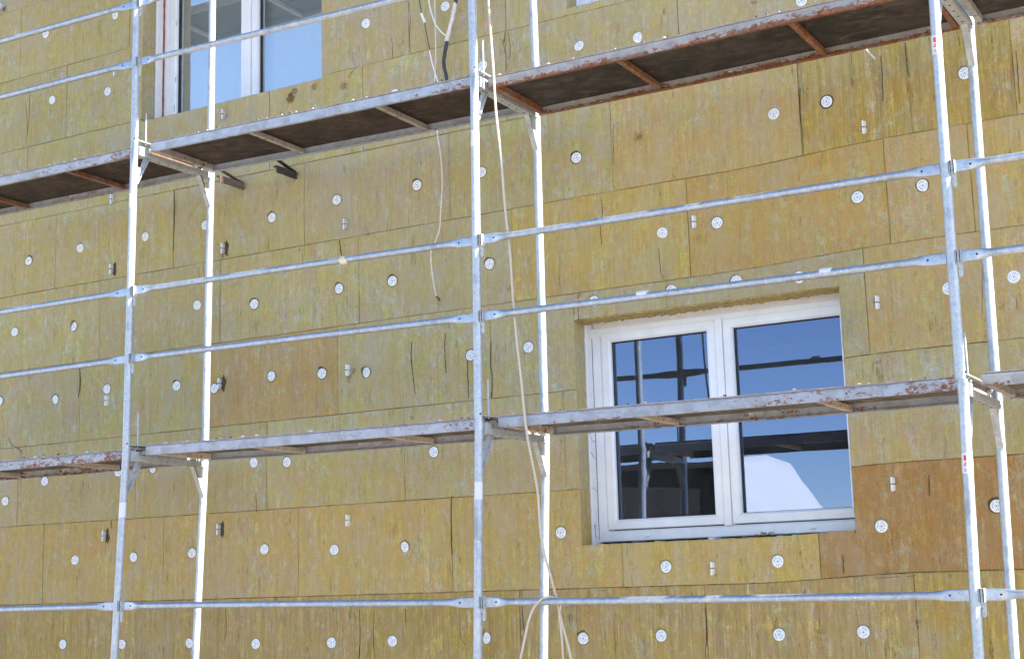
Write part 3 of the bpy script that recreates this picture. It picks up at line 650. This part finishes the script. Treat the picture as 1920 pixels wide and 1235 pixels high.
FL_ = {(0, 0): 'left scaffold frame of the lowest tier, below the lower deck, with a red sticker',
 (1, 0): 'central scaffold frame of the lowest tier, with the beige rope passing its bracket', (2, 0): 'right scaffold frame of the lowest tier, beside the rust-coloured wool board',
 (0, 1): 'left scaffold frame between the two decks, bearing the upper deck under the blinds window', (1, 1): 'central scaffold frame between the two decks, just left of the lower window',
 (2, 1): 'right scaffold frame between the two decks, right of the lower window', (0, 2): 'left scaffold frame standing on the upper deck in front of the blinds window',
 (1, 2): 'central scaffold frame standing on the upper deck beside the taped cable', (2, 2): 'right scaffold frame above the rusty upper deck, cut off by the top edge'}
def make_frame(ax, lv):
    zt = TZ[lv][ax+1]; zb = GROUND if lv == 0 else TZ[lv-1][ax+1]+.075
    F = lambda z: pole_at(FP, ax, lv, 0, z); B = lambda z: pole_at(BP, ax, lv, W, z)
    lab = FL_.get((ax, lv)) or f'galvanised scaffold frame {side[ax]} of the picture, {lvn[lv]} tier'
    th = thing('scaffold_upright', F(zb), lab, 'scaffold frame', 'galvanised scaffold frames')
    for fn, yy in ((F, 0), (B, W)):
        mb = MB(); n = 8; pts = [fn(zb+(zt+.062-zb)*i/n) for i in range(n+1)]; mb.tube(pts, .0242, 'galv', 24)
        # spigot joint and its collar
        mb.tube([fn(zt+.062), fn(zt+.076)], .0232, 'dark_steel' if False else 'galv', 20); mb.tube([fn(zt+.046), fn(zt+.055)], .0262, 'galv', 24)
        p = fn(zt+.105); mb.tube([p+Vector((.0185, -.0165, 0)), p+Vector((.0195, -.0175, 0))], .0052, 'hole', 10)
        if lv == 0:
            c = fn(GROUND); mb.box((c.x-.075, c.y-.075, GROUND+.001), (c.x+.075, c.y+.075, GROUND+.012), 'galv_frame')
        mb.build('front_pole' if yy == 0 else 'back_pole', th)
    a, b = F(zt), B(zt); x = (a.x+b.x)/2
    mb = MB()   # U-profile cross member, open upwards
    def ch(q): return a.x+(b.x-a.x)*(q/W)
    def quad_bar(y0, y1, dx0, dx1, z0, z1, m):
        mb.add([(ch(y0)+dx0, y0, z0), (ch(y0)+dx1, y0, z0), (ch(y1)+dx1, y1, z0), (ch(y1)+dx0, y1, z0), (ch(y0)+dx0, y0, z1), (ch(y0)+dx1, y0, z1), (ch(y1)+dx1, y1, z1), (ch(y1)+dx0, y1, z1)],
               [(0, 3, 2, 1), (4, 5, 6, 7), (0, 1, 5, 4), (1, 2, 6, 5), (2, 3, 7, 6), (3, 0, 4, 7)], m)
    quad_bar(.022, W-.022, -.026, .026, zt, zt+.005, 'galv_frame')
    quad_bar(.022, W-.022, -.026, -.022, zt+.005, zt+.052, 'galv_frame'); quad_bar(.022, W-.022, .022, .026, zt+.005, zt+.036, 'galv_frame')
    quad_bar(.075, W-.03, .026, .029, zt+.012, zt+.017, 'galv_frame')
    mb.build('cross_member', th)
    mb = MB(); quad_bar2 = quad_bar
    quad_bar(.020, .082, -.030, .030, zt-.002, zt+.060, 'galv_frame'); mb.build('end_block', th)
    mb = MB()
    for i in range(6):
        q = .14+i*.085; mb.tube([(ch(q)+.0, q, zt-.0012), (ch(q), q, zt+.001)], .006, 'hole', 10)
    mb.build('drain_hole', th)
    for sgn, fn in ((1, F), (-1, B)):   # perforated gusset brackets under the cross member
        y0 = 0 if sgn > 0 else W; mb = MB(); c = fn(zt); t_ = .0025
        def pt(d, z, dx): q = y0+sgn*d; return (ch(q)+dx, q, zt+z)
        def plate(poly):
            n = len(poly); vs = [pt(d, z, -t_) for d, z in poly]+[pt(d, z, t_) for d, z in poly]
            mb.add(vs, [tuple(range(n))[::-1], tuple(range(n, 2*n))]+[(i, (i+1) % n, n+(i+1) % n, n+i) for i in range(n)], 'galv_frame')
        # web in pieces round the window; flange along the slope
        plate([(.022, -.075), (.072, -.075), (.022, -.175)]); plate([(.088, -.001), (.122, -.001), (.074, -.074), (.066, -.062)])
        A = Vector(pt(.124, -.001, 0)); Bq = Vector(pt(.020, -.195, 0)); mb.bar(A, Bq, .034, .005, 'galv_frame', (0, sgn*.2, 1))
        A2 = Vector(pt(.092, -.001, 0)); B2 = Vector(pt(.062, -.072, 0)); mb.bar(A2, B2, .018, .003, 'galv_frame', (0, sgn*.2, 1))
        mb.build('gusset', th)
    mb = MB(); quad_bar(.020, W-.05, -.020, .020, zt+.098, zt+.104, 'galv_frame'); quad_bar(.020, W-.05, -.020, -.017, zt+.083, zt+.098, 'galv_frame'); mb.build('deck_retainer', th)
    mb = MB(); q = .095; mb.tube([(ch(q)+.006, q, zt+.09), (ch(q)+.006, q, zt+.30)], .0052, 'galv', 10); mb.tube([(ch(q)+.006, q, zt+.30), (ch(q)+.006, q, zt+.306)], .0045, 'galv', 10)
    mb.build('locking_pin', th)
    # wedge heads for the guard rails
    for w_ in (0, 1):
        rz = RZ[(lv, w_)][ax+1]
        if rz < zb+.05: continue
        p = F(rz); mb = MB(); x, y, z = p
        mb.box((x+.020, y-.020, z-.034), (x+.045, y+.016, z+.030), 'galv_frame', .002)
        for k in range(3): mb.box((x+.024+k*.007, y-.0225, z-.032), (x+.027+k*.007, y-.019, z+.028), 'hole' if k != 1 else 'galv_frame')
        poly = [(x+.022, y-.004, z-.034), (x+.046, y-.004, z-.034), (x+.046, y-.004, z-.085), (x+.040, y-.004, z-.098), (x+.030, y-.004, z-.098), (x+.026, y-.004, z-.088), (x+.026, y-.004, z-.066), (x+.034, y-.004, z-.060), (x+.022, y-.004, z-.052)]
        mb.prism(poly, (0, .008, 0), 'galv_frame'); mb.build('wedge_head', th)
    if ax in (0, 1, 2) and lv < 2:
        mb = MB(); a0 = 10; seg = 24; z0, z1 = zt-.355, zt-.262; r = .0249
        def arc(k0, k1, za, zb_, m, r):
            ks = list(range(k0, k1+1)); ang = lambda k: R(-175+k*7.5); lo = F(za); hi = F(zb_)
            vs = [(lo.x+r*math.cos(ang(k)), r*math.sin(ang(k)), za) for k in ks]+[(hi.x+r*math.cos(ang(k)), r*math.sin(ang(k)), zb_) for k in ks]; n = len(ks)
            mb.add(vs, [(i, i+1, n+i+1, n+i) for i in range(n-1)], m, True)
        arc(0, 24, z0, z1, 'label_white', r)
        c0 = 3 if ax != 2 else 8
        for za, zb_, k0, k1 in ((.058, .082, 0, 4), (.034, .042, 0, 3), (.044, .050, 1, 4), (.010, .014, 0, 4), (.018, .022, 0, 3)): arc(c0+k0, c0+k1, z0+za, z0+zb_, 'label_red', r+.0004)
        mb.build('sticker', th)
    return th
for lv in (0, 1, 2):
    for ax in (-1, 0, 1, 2, 3): make_frame(ax, lv)

# ------------------------------------------------------------------ decks
DZ = {(0, -1): (.062, .047), (0, 0): (.062, .032), (0, 1): (.032, .012), (0, 2): (.017, .012), (1, -1): (2.07, 2.04), (1, 0): (2.047, 2.0), (1, 1): (1.966, 1.962), (1, 2): (1.962, 1.955),
      (2, -1): (4.05, 4.03), (2, 0): (4.03, 4.0), (2, 1): (3.99, 3.97), (2, 2): (3.97, 3.96)}
SP = {(0, -1): ((0.380, 0.403, 0.456), .55, .15), (0, 0): ((0.395, 0.410, 0.471), .30, .05), (0, 1): ((0.350, 0.380, 0.441), .42, .12), (0, 2): ((0.380, 0.372, 0.365), .55, .2), (1, -1): ((0.395, 0.418, 0.471), .40, .12), (1, 0): ((0.380, 0.426, 0.502), .25, .22),
      (1, 1): ((0.350, 0.334, 0.327), .62, .45), (1, 2): ((0.342, 0.327, 0.319), .62, .3), (2, -1): ((0.304, 0.304, 0.319), .3, .1), (2, 0): ((0.304, 0.304, 0.319), .3, .1), (2, 1): ((0.304, 0.304, 0.319), .3, .1), (2, 2): ((0.304, 0.304, 0.319), .3, .1)}
BARM = {(1, 1): ((.34, .20, .12), .95), (1, 0): ((.42, .38, .35), .45), (1, -1): ((.26, .17, .13), .85), (0, 0): ((.62, .54, .44), .25), (0, 1): ((.60, .50, .40), .48), (0, -1): ((.60, .52, .44), .25)}
DL = {(0, -1): 'lower scaffold deck running off the left edge, left of the left pole', (0, 0): 'lower scaffold deck between the left and central poles', (0, 1): 'lower scaffold deck crossing in front of the lower window, splashed with white',
      (0, 2): 'short end of a lower scaffold deck at the right edge, right of the right pole', (1, -1): 'upper scaffold deck running off the left edge, dark underside with rusty bars', (1, 0): 'upper scaffold deck between the left and central poles, below the blinds window',
      (1, 1): 'heavily rusted upper scaffold deck right of the central pole', (1, 2): 'upper scaffold deck corner in the top right corner, right of the right pole'}
def make_deck(lv, b):
    za, zb_ = DZ[(lv, b)]; xa, xb = b*L+.052, (b+1)*L-.040
    if b == 1 and lv == 1: xa = b*L+.045
    lab = DL.get((lv, b)) or f'scaffold deck of the highest tier above the picture, bay {["left of the left poles", "left of the central poles", "right of the central poles", "right of the right poles"][b+1]}'
    base, rust, edge = SP[(lv, b)]
    ms = f'deck_paint_{lv}_{b}'; M[ms] = deckpaint('deck_side_paint', base, rust, .5, edge)
    bm_ = BARM.get((lv, b), ((.4, .38, .36), .4)); mbn = f'bar_paint_{lv}_{b}'; M[mbn] = deckpaint('deck_bar_paint', bm_[0], bm_[1])
    pm = 'ply_pale_bounce' if lv == 0 else ('ply_brown' if b <= 0 else 'ply_dark')  # lower undersides paler: ground bounce is put into the panel colour
    th = thing('scaffold_deck', ((xa+xb)/2, .36, za), lab, 'scaffold deck', 'steel edged scaffold decks')
    Z = lambda x: za+(zb_-za)*(x-xa)/(xb-xa)
    def sag(x): return -.004*math.sin(math.pi*(x-xa)/(xb-xa))+.0015*noise.noise(Vector((x*2, b, lv)))
    n = 18; xsn = [xa+(xb-xa)*i/n for i in range(n+1)]
    for s_, y0 in ((1, .064), (-1, .668)):   # C-shaped side rails, lip turned inwards
        mb = MB(); rows = []
        for x in xsn:
            z = Z(x)+sag(x); j = .0008*noise.noise(Vector((x*9, y0, lv)))
            prof = [(0+j, 0), (0+j, .050), (.004, .054), (.004, .057), (.010, .057), (.010, .006), (.024, .006), (.024, 0)]
            rows.append([Vector((x, y0+s_*p[0], z+p[1])) for p in prof])
        mb.loft(rows, ms, True, False); mb.build('side_rail', th)
    mb = MB(); rows = []
    for x in xsn:
        z = Z(x)+sag(x)+.049; rows.append([Vector((x, .0755, z)), Vector((x, .6575, z)), Vector((x, .6575, z+.010)), Vector((x, .0755, z+.010))])
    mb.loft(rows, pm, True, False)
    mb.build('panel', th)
    mb = MB(); rows = []   # worn walking sheet lapping the rails
    for x in xsn:
        z = Z(x)+sag(x)+.0595; e = .0012*noise.noise(Vector((x*14, 3, b)))
        rows.append([Vector((x, .066+e, z)), Vector((x, .666, z)), Vector((x, .666, z+.007)), Vector((x, .066+e, z+.007+e))])
    mb.loft(rows, 'ply_top', True, False)
    for i in range(16 if lv < 2 else 0):
        x = random.uniform(xa, xb); s_ = random.uniform(.002, .007); mb.box((x, .067, Z(x)+.066), (x+s_*2.2, .067+s_*2, Z(x)+.066+s_), random.choice(['foam_cream', 'plaster', 'ply_pale_bounce']))
    mb.build('walking_surface', th)
    for i, x in enumerate((xa+.016, xa+.80, xa+1.775, xb-.016)):
        mb = MB(); w_ = .0155; z = Z(x)+sag(x); h = .040 if i in (0, 3) else .030
        y0_, y1_ = .0885, .6435
        mb.box((x-w_, y0_, z+.007), (x+w_, y1_, z+.007+h), mbn, .003)
        mb.build('cross_bar', th)
    for x in (xa-.0, xb+.0):   # hooks over the frame member
        sg = -1 if x == xa else 1
        for y in (.12, .57):
            mb = MB(); mb.prism([(x+sg*.001, y, Z(x)+.022), (x+sg*.026, y, Z(x)+.044), (x+sg*.026, y, Z(x)+.05), (x+sg*.001, y, Z(x)+.05)], (0, .04, 0), 'galv_frame'); mb.build('hook', th)
    return th
M['ply_top'] = plain('worn_deck_top', (.34, .29, .26), .85, 0, 18, .35, .4)
for lv in (0, 1, 2):
    for b in ((-1, 0, 1, 2) if lv < 2 else (-1, 0)): make_deck(lv, b)

# ------------------------------------------------------------------ guard rails
RL = {(1, 0, -1): 'higher mid-tier guard rail running off the left edge', (1, 1, -1): 'lower mid-tier guard rail running off the left edge', (1, 0, 0): 'guard rail between left and central poles, upper of the pair, with a cream foam blob',
 (1, 1, 0): 'lower guard rail of the pair between left and central poles, above the orange board', (1, 0, 1): 'guard rail between central and right poles, upper of the pair, well above the lower window',
 (1, 1, 1): 'guard rail just above the lower window with two white blotches', (1, 0, 2): 'short piece of upper guard rail at the right edge', (1, 1, 2): 'short piece of lower guard rail at the right edge level with the right disc',
 (0, 0, -1): 'bottom guard rail at the lower left edge', (0, 0, 0): 'bottom guard rail between left and central poles below the lower deck', (0, 0, 1): 'bottom guard rail below the lower window with a rope looped over it',
 (0, 0, 2): 'bottom guard rail stub in the lower right corner', (2, 0, -1): 'topmost guard rail in the upper left corner', (2, 1, -1): 'second guard rail from the top at the upper left edge', (2, 1, 0): 'guard rail crossing in front of the blinds window'}
def make_rail(lv, w_, b):
    za, zb_ = RZ[(lv, w_)][b+1], RZ[(lv, w_)][b+2]
    A = pole_at(FP, b, lv, 0, za); Bp = pole_at(FP, b+1, lv, 0, zb_)
    a = A+Vector((.030, 0, 0)); c = Bp-Vector((.026, 0, 0))
    lab = RL.get((lv, w_, b)) or f'guard rail outside the picture, {lvn[lv]} tier {["upper", "lower"][w_]} rail, {["left", "left centre", "right centre", "right"][b+1]} bay'
    th = thing('guard_rail', a, lab, 'guard rail', 'galvanised guard rails')
    ln = (c-a).length; d = (c-a)/ln; mb = MB(); rings = []; seg = 18
    ss = [0, .055, .085, .10, .12, .15, .19]; ss += [.19+(ln-.38)*i/10 for i in range(1, 10)]; ss += [ln-q for q in reversed(ss[:7])]
    bend = random.uniform(-.004, .003)
    for s_ in ss:
        e = min(s_, ln-s_); q = min(1, max(0, (e-.07)/.10)); q = q*q*(3-2*q)
        ry = .0045+(.0192-.0045)*q; rz = .0268+(.0192-.0268)*q; cen = a+d*s_+Vector((0, 0, bend*math.sin(math.pi*s_/ln)))
        ring = []
        for k in range(seg):
            an = 2*math.pi*k/seg; cy, sz = math.cos(an), math.sin(an); pw = 1-.55*(1-q)
            ring.append(cen+Vector((0, ry*math.copysign(abs(cy)**pw, cy), rz*math.copysign(abs(sz)**pw, sz))))
        rings.append(ring)
    mb.loft(rings, 'galv_rail'); mb.build('tube', th)
    for s_ in (.085, ln-.085):
        p = a+d*s_; mb = MB(); mb.tube([p+Vector((0, -.0075, 0)), p+Vector((0, .008, 0))], .0052, 'hole', 10); mb.build('rivet', th)
    return th, a, d, ln
def blob(th, px, py, sx, sz, m, up_=.004):
    p = un(px, py, 0); mb = MB(); rings = []; n = 9
    for i in range(n):
        t_ = i/(n-1)*2-1; r = .0202+.0035*(1-t_*t_); x = p.x+t_*sx; k0 = R(-200+30*abs(t_)+15*noise.noise(Vector((i, px, 0)))); k1 = R(-60-25*abs(t_)+25*noise.noise(Vector((i, px, 4))))
        rings.append([Vector((x, r*math.sin(k0+(k1-k0)*j/8), p.z+up_+r*-math.cos(k0+(k1-k0)*j/8)*1.0)) for j in range(9)])
    vs = [q for r in rings for q in r]; fs = [(i*9+j, i*9+j+1, (i+1)*9+j+1, (i+1)*9+j) for i in range(n-1) for j in range(8)]
    mb.add(vs, fs, m, True); mb.build('paint_blotch', th)
for lv in (0, 1, 2):
    for w_ in (0, 1):
        for b in (-1, 0, 1, 2):
            th, a, d, ln = make_rail(lv, w_, b)
            if (lv, w_, b) == (1, 0, 0):
                p = un(645, 490, 0); mb = MB()
                mb.tube([p+Vector((-.024, 0, .001)), p+Vector((-.018, -.001, .003)), p+Vector((0, -.002, .004)), p+Vector((.016, -.001, .002)), p+Vector((.026, 0, .001))], [.0165, .0215, .025, .0215, .0165], 'foam_cream', 12)
                tuft(mb, p+Vector((0, -.012, .014)), .018, 24, 'foam_cream', .6); mb.build('foam_blob', th)
            if (lv, w_, b) == (1, 1, 1):
                for px, py in ((1205, 552), (1549, 510)):
                    p = un(px, py, 0); mb = MB(); mb.tube([p+Vector((q, 0, .0015)) for q in (-.030, -.022, 0, .018, .028)], [.0188, .0198, .0203, .0199, .0188], 'label_white', 14); mb.build('paint_blotch', th)

# ------------------------------------------------------------------ ropes and cables
def line_thing(name, pts, r, m, label, cat, n=6, seg=10, group=None):
    mb = MB(); mb.tube(smooth_path(pts, n), r, m, seg); o = mb.build(name, None, pts[-1]); return tag(o, label, cat, group)
YR = .041
pl = [un(x, y, YR) for x, y in ((912, -120), (915, -10), (922, 90), (925, 130), (930, 210), (940, 300), (947, 390), (956, 470), (962, 560), (969, 640), (976, 700), (984, 780), (991, 830), (1003, 890), (1009, 930), (1013, 990), (1020, 1035), (1034, 1085), (1045, 1128), (1052, 1160), (1064, 1205), (1072, 1240), (1080, 1300))]
line_thing('rope', pl, .0068, 'rope', 'long beige braided rope hanging down just right of the central pole past both decks', 'rope')
zr = un(1030, 1128, 0).z
pl = [un(968, 1300, -.05), un(976, 1235, -.05), un(985, 1190, -.045), un(992, 1160, -.04), un(1001, 1138, -.035), un(1012, 1125, -.028)]
top = un(1024, 1123, 0); pl += [Vector((top.x, -.012, zr+.024)), Vector((top.x+.035, .014, zr+.024)), Vector((top.x+.07, .030, zr-.004)), un(1049, 1150, .034), un(1053, 1190, .036), un(1056, 1235, .04), un(1060, 1300, .04)]
line_thing('rope', pl, .0062, 'rope', 'loose rope end looped over the bottom guard rail below the long rope', 'rope')
YC = 1.035
pl = [un(x, y, YC) for x, y in ((813, -80), (815, 0), (816, 40), (817, 100), (815, 160), (817, 200), (820, 250), (827, 300), (829, 350), (826, 400), (824, 430), (815, 455), (808, 474), (809, 500), (813, 530), (818, 556))]
mb = MB(); mb.tube(smooth_path(pl, 6), .0048, 'cable_beige', 8); e = pl[-1]; mb.tube([e, e+Vector((.018, -.004, -.012)), e+Vector((.030, -.006, -.030))], .006, 'cable_dark', 8)
tag(mb.build('cable', None, pl[-1]), 'thin beige cable hanging behind the upper deck, ending in a dark tip', 'cable')
mb = MB(); P_ = lambda *a: [un(x, y, 1.0) for x, y in a]
mb.tube(smooth_path(P_((772, -80), (785, -5), (791, 28))), .0036, 'cable_dark', 8); mb.tube(P_((790, 26), (797, 43)), .009, 'cable_white', 10)
mb.tube(smooth_path(P_((796, 42), (800, 65), (806, 96))), .0034, 'cable_dark', 8); mb.tube(smooth_path(P_((805, 94), (812, 125), (823, 160), (832, 185))), .0044, 'cable_white', 8)
tag(mb.build('cable', None, P_((823, 160))[0]), 'slim dark and white cable with a pale connector, left of the hanging beige cable', 'cable')
pl = P_((800, -60), (804, 0), (810, 28), (818, 48), (829, 62), (836, 67)); line_thing('cable', pl, .0045, 'cable_white', 'white cable curving from the top edge to join the taped bundle', 'cable')
th = thing('cable_bundle', un(833, 150, 1.0), 'thick cable bundle in flaking white paint and black tape above the upper deck', 'cable')
def bun(name, pp, rr, m):
    q = smooth_path(P_(*pp), 7); mb = MB(); mb.tube([p+Vector((noise.noise(p*40)*.003, 0, 0)) for p in q], [rr*(1+.25*noise.noise(p*55)) for p in q], m, 12); return mb
b_ = bun('s', ((862, -70), (856, -20), (854, 8)), .013, 'tape'); tuft(b_, P_((858, 2))[0], .012, 10, 'tape', .5); b_.build('tape_wrap', th)
bun('s', ((854, 6), (849, 30), (843, 55), (837, 79)), .0135, 'paint_pinkwhite').build('painted_sleeve', th)
b_ = bun('s', ((838, 78), (834, 100), (832, 120), (836, 140), (838, 152)), .0125, 'tape'); b_.tube(smooth_path(P_((838, 146), (836, 153), (830, 154), (828, 150))), .006, 'tape', 8); b_.tube(smooth_path(P_((832, 100), (830, 112), (831, 125))), .0035, 'cable_white', 6); b_.build('tape_wrap', th)
# offcut of wool left lying on the lower deck
p = un(72, 858, .5); mb = MB()
for k in range(5):
    q = p+Vector((-.12+.07*k, random.uniform(-.03, .03), -.005)); mb.box((q.x, q.y, q.z-.012), (q.x+.11, q.y+.08, q.z+random.uniform(.010, .028)), 'wool', .006)
    tuft(mb, q+Vector((.05, .02, .02)), .03, 20, 'wool', .6)
zb0 = min(v_.z for v_ in mb.v); sh = (DZ[(0, -1)][0]+DZ[(0, -1)][1])/2+.0665-zb0
for v_ in mb.v: v_.z += sh
tag(mb.build('insulation_offcut', None, p), 'greyish torn scrap of mineral wool lying on the lower deck by the left edge', 'offcut')

# ------------------------------------------------------------------ what the window panes reflect: the plot across the yard
def virt(px, py, yreal): p = un(px, py, 2*YG-yreal); return Vector((p.x, yreal, p.z))
YH = -15.
M['render_white'] = plain('white_rendered_wall', (.80, .79, .76), .9, 0, 3, .04); M['roof_grey'] = plain('pale_sheet_roof', (.72, .71, .69), .5, 0, 4, .06)
M['barn_brown'] = plain('dark_brown_boards', (.035, .024, .018), .9, 0, 14, .5)
th = thing('neighbour_house', (0, 0, 0), 'bright white house reflected in the right pane of the lower window', 'house')
CM = Vector((CAM.x, 2*YG-CAM.y, CAM.z))
B_ = virt(1441, 865, YH)
def vplane(px, py):      # same ray, met with the turned gable plane
    d = virt(px, py, YH)-CM; n = Vector((2.6, 1, 0)); return CM+d*((B_-CM).dot(n)/d.dot(n))
A_ = vplane(1393, 869); C_ = vplane(1486, 881); D_ = vplane(1542, 957); E_ = D_+(D_-C_)*1.6
if E_.z < GROUND+.3: E_ = D_+(D_-C_)*((D_.z-GROUND-.3)/(C_.z-D_.z))
th.location = Vector((B_.x, B_.y, GROUND))
S_ = vplane(1376, 870)
poly = [Vector((S_.x, S_.y, GROUND)), Vector((E_.x, E_.y, GROUND)), E_, D_, C_, B_, Vector((A_.x, A_.y, A_.z)), S_]
vd = (B_-CM); vd.z = 0; vd.normalize(); back = Matrix.Rotation(R(-9), 3, 'Z') @ vd*7
mb = MB(); mb.prism(poly, back, 'render_white'); mb.build('wall', th)
mb = MB(); up_ = Vector((0, 0, .12)); rp = [E_, D_, C_, B_, A_, S_]
o2 = Vector((-.03, -.01, 0))
mb.add([p+o2 for p in rp]+[p+o2+up_ for p in rp]+[p+back for p in rp]+[p+back+up_ for p in rp],
       [(6+i, 7+i, 19+i, 18+i) for i in range(5)]+[(i, i+1, 13+i, 12+i) for i in range(5)]+[(i, i+1, 7+i, 6+i) for i in range(5)]+[(12+i, 13+i, 19+i, 18+i) for i in range(5)]+[(0, 6, 18, 12), (5, 11, 23, 17)], 'roof_grey')
mb.build('roof', th)
a = virt(1060, 890, -13); b = virt(1372, 876, -14.5)
th = thing('barn', (b.x, b.y, GROUND), 'dark brown barn reflected in the left pane of the lower window', 'barn')
mb = MB(); mb.prism([Vector((a.x, a.y, GROUND)), Vector((b.x, b.y, GROUND)), Vector((b.x, b.y, b.z)), Vector((a.x, a.y, a.z))], (-5.5, -7, 0), 'barn_brown'); mb.build('wall', th)
mb = MB(); mb.prism([Vector((a.x-.3, a.y+.3, a.z)), Vector((b.x+.1, b.y+.3, b.z)), Vector((b.x+.1, b.y+.3, b.z+.1)), Vector((a.x-.3, a.y+.3, a.z+.1))], (-6, -7.6, .02), 'barn_brown'); mb.build('roof', th)

# ------------------------------------------------------------------ light
SUN_EL, SUN_AZ = 33., 2.3     # azimuth from +x towards the wall (+y): the wall face itself stays in shade
sd = Vector((math.cos(R(SUN_EL))*math.cos(R(SUN_AZ)), math.cos(R(SUN_EL))*math.sin(R(SUN_AZ)), math.sin(R(SUN_EL))))
ld = bpy.data.lights.new('sun', 'SUN'); ld.energy = 5.; ld.angle = R(.53); ld.color = (1., .95, .87)
lo = bpy.data.objects.new('sun', ld); col.objects.link(lo); lo.rotation_euler = sd.to_track_quat('Z', 'Y').to_euler(); lo.location = (20, 0, 20)
wd_ = bpy.data.worlds.new('World'); sc.world = wd_; wd_.use_nodes = True; wt = wd_.node_tree
bg = wt.nodes['Background']; sky = wt.nodes.new('ShaderNodeTexSky'); sky.sky_type = 'NISHITA'; sky.sun_disc = False
sky.sun_elevation = R(SUN_EL); sky.sun_rotation = R(90-SUN_AZ); sky.air_density = .7; sky.dust_density = .2; sky.ozone_density = 1.6; sky.altitude = 100
wt.links.new(sky.outputs[0], bg.inputs[0]); bg.inputs[1].default_value = .115
sc.view_settings.view_transform = 'Standard'; sc.view_settings.look = 'None'; sc.view_settings.gamma = 1; sc.view_settings.exposure = 2.0
sc.cycles.max_bounces = 8; sc.cycles.diffuse_bounces = 4; sc.cycles.glossy_bounces = 4; sc.cycles.transparent_max_bounces = 8
sc.cycles.use_denoising = True
